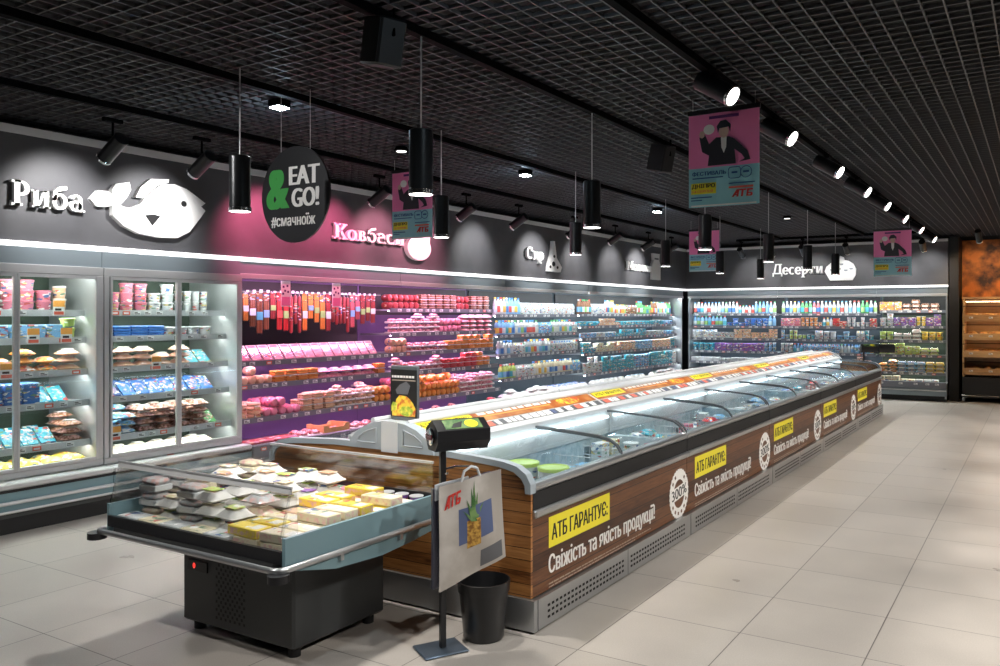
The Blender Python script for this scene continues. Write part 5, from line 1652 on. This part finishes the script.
# bright recessed downlights in the grid
for i, (x, y, w) in enumerate([(-4.56, 3.94, 'above the green-lettered disc sign'), (-4.58, 7.15, 'second from the disc sign'), (-4.62, 10.64, 'third from the disc sign'), (-1.75, 2.85, 'before the aisle spotlights')]):
    d = thing('ceiling_downlight', 'small square glaring downlight in the ceiling grid, ' + w, 'lamp', (x, y, 3.035), 0, 'glaring ceiling downlights')
    MB().box(-.055, .055, -.055, .055, .012, .063, 'track', .004).obj('housing', d)
    MB().box(-.045, .045, -.045, .045, .004, .012, 'lens_hot').obj('downlight_lens', d, smooth=False)
    l = bpy.data.lights.new('downlight', 'SPOT'); l.energy = P_DOWN; l.color = (.85, .94, 1); l.shadow_soft_size = .05; l.spot_size = R(140); l.spot_blend = .6
    lo = bpy.data.objects.new('downlight', l); COL.objects.link(lo); lo.parent = d; lo.location = (0, 0, -.01)
    l2 = bpy.data.lights.new('downlight_glow', 'POINT'); l2.energy = 2.5; l2.color = (.55, .8, 1); l2.shadow_soft_size = .04
    lo2 = bpy.data.objects.new('downlight_glow', l2); COL.objects.link(lo2); lo2.parent = d; lo2.location = (0, 0, -.06)
for i, (x, y, w) in enumerate([(-4.9, 5.6, 'behind the disc sign'), (-3.4, 9.2, 'above the milk aisle'), (-3.3, 12.5, 'toward the back wall')]):
    d = thing('ceiling_spot', 'small dim round ceiling light in the grid ' + w, 'lamp', (x, y, 3.06), 0, 'dim round ceiling lights')
    MB().lathe([(.06, .0), (.065, .01), (.05, .038)], 'track', 20).obj('housing', d)
    MB().lathe([(.045, -.004), (.045, .0)], 'lens_dim', 18).obj('lens', d)

# black loudspeakers hung under the grid
for i, (x, y, w) in enumerate([(-2.73, 2.99, 'beside the first pendant above the tray cooler'), (-2.74, 6.40, 'above the middle of the freezer island')]):
    s = thing('ceiling_loudspeaker', 'black box loudspeaker hung under the ceiling ' + w, 'loudspeaker', (x, y, 2.93), R(-18), 'hung loudspeakers')
    T = Matrix.Rotation(R(14), 4, 'Y')
    MB().box(-.09, .09, -.07, .07, -.125, .10, 'black', .01, T).obj('speaker_box', s)
    MB().box(-.08, .08, -.0712, -.07, -.115, .09, 'satin_black', 0, T).obj('speaker_grille', s, smooth=False)
    MB().tube([(-.1, 0, ZC - 2.976), (-.1, 0, .0), (.1, 0, 0.0), (.1, 0, ZC - 2.976)], .008, 'track', 6).obj('yoke_bracket', s)

# round EAT & GO! sign
sg = thing('round_hanging_sign', 'round black hanging disc sign with white EAT GO lettering and green ampersand', 'sign', (-4.31, 3.86, 2.41))
MB().lathe([(.325, -.008), (.325, .008)], 'satin_black', 56, Matrix.Rotation(R(90), 4, 'X')).obj('disc', sg)
T = frame((0, -.0085, 0), (1, 0, 0), (0, 0, 1))
MB().text('&', .185, .27, T @ Matrix.Translation((-.255, -.09, 0)), 'green_ink', .001, .11).obj('green_ampersand', sg, smooth=False)
MB().text('EAT', .275, .125, T @ Matrix.Translation((-.045, .065, 0)), 'white_ink', .001, .10).obj('white_lettering', sg, smooth=False)
MB().text('GO!', .245, .125, T @ Matrix.Translation((-.02, -.085, 0)), 'white_ink', .001, .10).obj('white_lettering', sg, smooth=False)
MB().text('#смачноїж', .42, .085, T @ Matrix.Translation((-.225, -.215, 0)), 'white_ink', .001, .05).obj('white_lettering', sg, smooth=False)
for xx in (-.14, .14):
    MB().cyl((xx, 0, .295), (xx, 0, ZC - 2.41), .0025, 'cable', 6).obj('hanging_wire', sg)

# festival posters
def poster(label, x, y, z):
    p = thing('hanging_poster', label, 'poster', (x, y, z), 0, 'pink and teal hanging posters')
    sh = MB()
    n = 10
    rings = []
    pts = [(-.25 + .5 * i / n, .006 * math.sin(i * 1.1)) for i in range(n + 1)]
    for (za, zb, m) in ((.27, .65, 'poster_pink'), (0, .27, 'poster_teal')):
        v = [(a, b_, za) for a, b_ in pts] + [(a, b_, zb) for a, b_ in pts] + [(a, b_ + .003, za) for a, b_ in pts] + [(a, b_ + .003, zb) for a, b_ in pts]
        k = n + 1
        f = []
        for i in range(n):
            f += [(i, i + 1, k + i + 1, k + i), (2 * k + i, 3 * k + i, 3 * k + i + 1, 2 * k + i + 1), (i, 2 * k + i, 2 * k + i + 1, i + 1), (k + i, k + i + 1, 3 * k + i + 1, 3 * k + i)]
        f += [(0, k, 3 * k, 2 * k), (n, 2 * k + n, 3 * k + n, k + n)]
        sh.add(v, f, m)
    s_ = sh.obj('poster_sheet', p, smooth=False)
    MB().box(-.255, .255, -.01, .012, .64, .67, 'satin_black').obj('top_bar', p, smooth=False)
    T = frame((-.25, -.0072, 0), (1, 0, 0), (0, 0, 1))
    fg = MB()
    ink = 'poster_black'
    fg.prism([(.14, .28), (.34, .28), (.33, .38), (.38, .34), (.40, .31), (.36, .29), (.44, .30), (.42, .36), (.33, .45), (.29, .47), (.20, .47), (.15, .43), (.12, .50), (.08, .48), (.10, .38), (.15, .35)], 0, .001, ink, T)
    fg.prism([(.235, .47), (.275, .47), (.272, .40), (.255, .36), (.238, .40)], .001, .002, 'white_ink', T)
    fg.prism(oval(.255, .505, .034, .042, 18), .001, .002, 'poster_skin', T)
    fg.prism([(.215, .50), (.225, .53), (.29, .535), (.30, .50), (.305, .55), (.27, .585), (.23, .58), (.205, .545)], .002, .003, ink, T)
    fg.prism(oval(.15, .53, .04, .035, 14), .001, .002, 'white_ink', T)
    fg.prism(oval(.10, .50, .02, .025, 12), .002, .003, 'poster_skin', T)
    fg.obj('printed_figure', s_, smooth=False, label='printed figure in a dark jacket with raised hand')
    tx = MB()
    tx.text('ФЕСТИВАЛЬ', .24, .03, T @ Matrix.Translation((.03, .215, 0)), 'blue_ink', .001, .09)
    tx.box(.03, .25, .195, .203, 0, .001, 'blue_ink', 0, T)
    tx.box(.02, .20, .09, .165, 0, .001, 'yellow', 0, T)
    tx.text('ДНІПРО', .165, .034, T @ Matrix.Translation((.027, .126, .001)), 'ink', .001, .08)
    tx.text('1-4 СЕРПНЯ', .15, .018, T @ Matrix.Translation((.027, .099, .001)), 'tag_red', .001, .008)
    tx.box(.02, .17, .062, .07, 0, .001, 'blue_ink', 0, T).box(.02, .10, .044, .051, 0, .001, 'blue_ink', 0, T)
    tx.box(.29, .47, .145, .152, 0, .001, 'blue_ink', 0, T).box(.29, .46, .115, .128, 0, .001, 'tag_red', 0, T)
    logo(tx, .15, .05, T @ Matrix.Translation((.31, .055, 0)), 'red_ink')
    tx.box(.15, .36, .60, .62, 0, .001, 'purple_ink', 0, T)
    tx.box(.02, .48, .004, .014, 0, .001, 'white_ink', 0, T)
    for (cx_, r_) in ((.33, .038), (.41, .038)):
        tx.tube([T @ Vector((cx_ + r_ * (1.1 if cx_ < .4 else 1) * math.copysign(abs(math.cos(a)) ** (.4 if cx_ < .4 else 1), math.cos(a)), .22 + r_ * math.copysign(abs(math.sin(a)) ** (.4 if cx_ < .4 else 1), math.sin(a)), .001)) for a in [2 * math.pi * q / 24 for q in range(24)]], .003, 'blue_ink', 5, closed=True)
        tx.box(cx_ - .02, cx_ + .02, .215, .228, 0, .001, 'blue_ink', 0, T)
    tx.obj('printed_text', s_, smooth=False)
    for xx in (-.22, .22):
        MB().cyl((xx, 0, .67), (xx, 0, ZC - z), .002, 'cable', 6).obj('hanging_wire', p)
poster('pink and teal poster hanging closest to the aisle spotlights, largest of the posters', -1.86, 5.41, 2.345)
poster('pink and teal poster hanging behind a pendant near the letters Ковбаси', -5.16, 6.05, 2.33)
poster('pink and teal poster hanging in front of the room corner', -4.58, 12.4, 2.29)
poster('pink and teal poster hanging before the boxed dessert cabinet', -1.80, 12.43, 2.15)
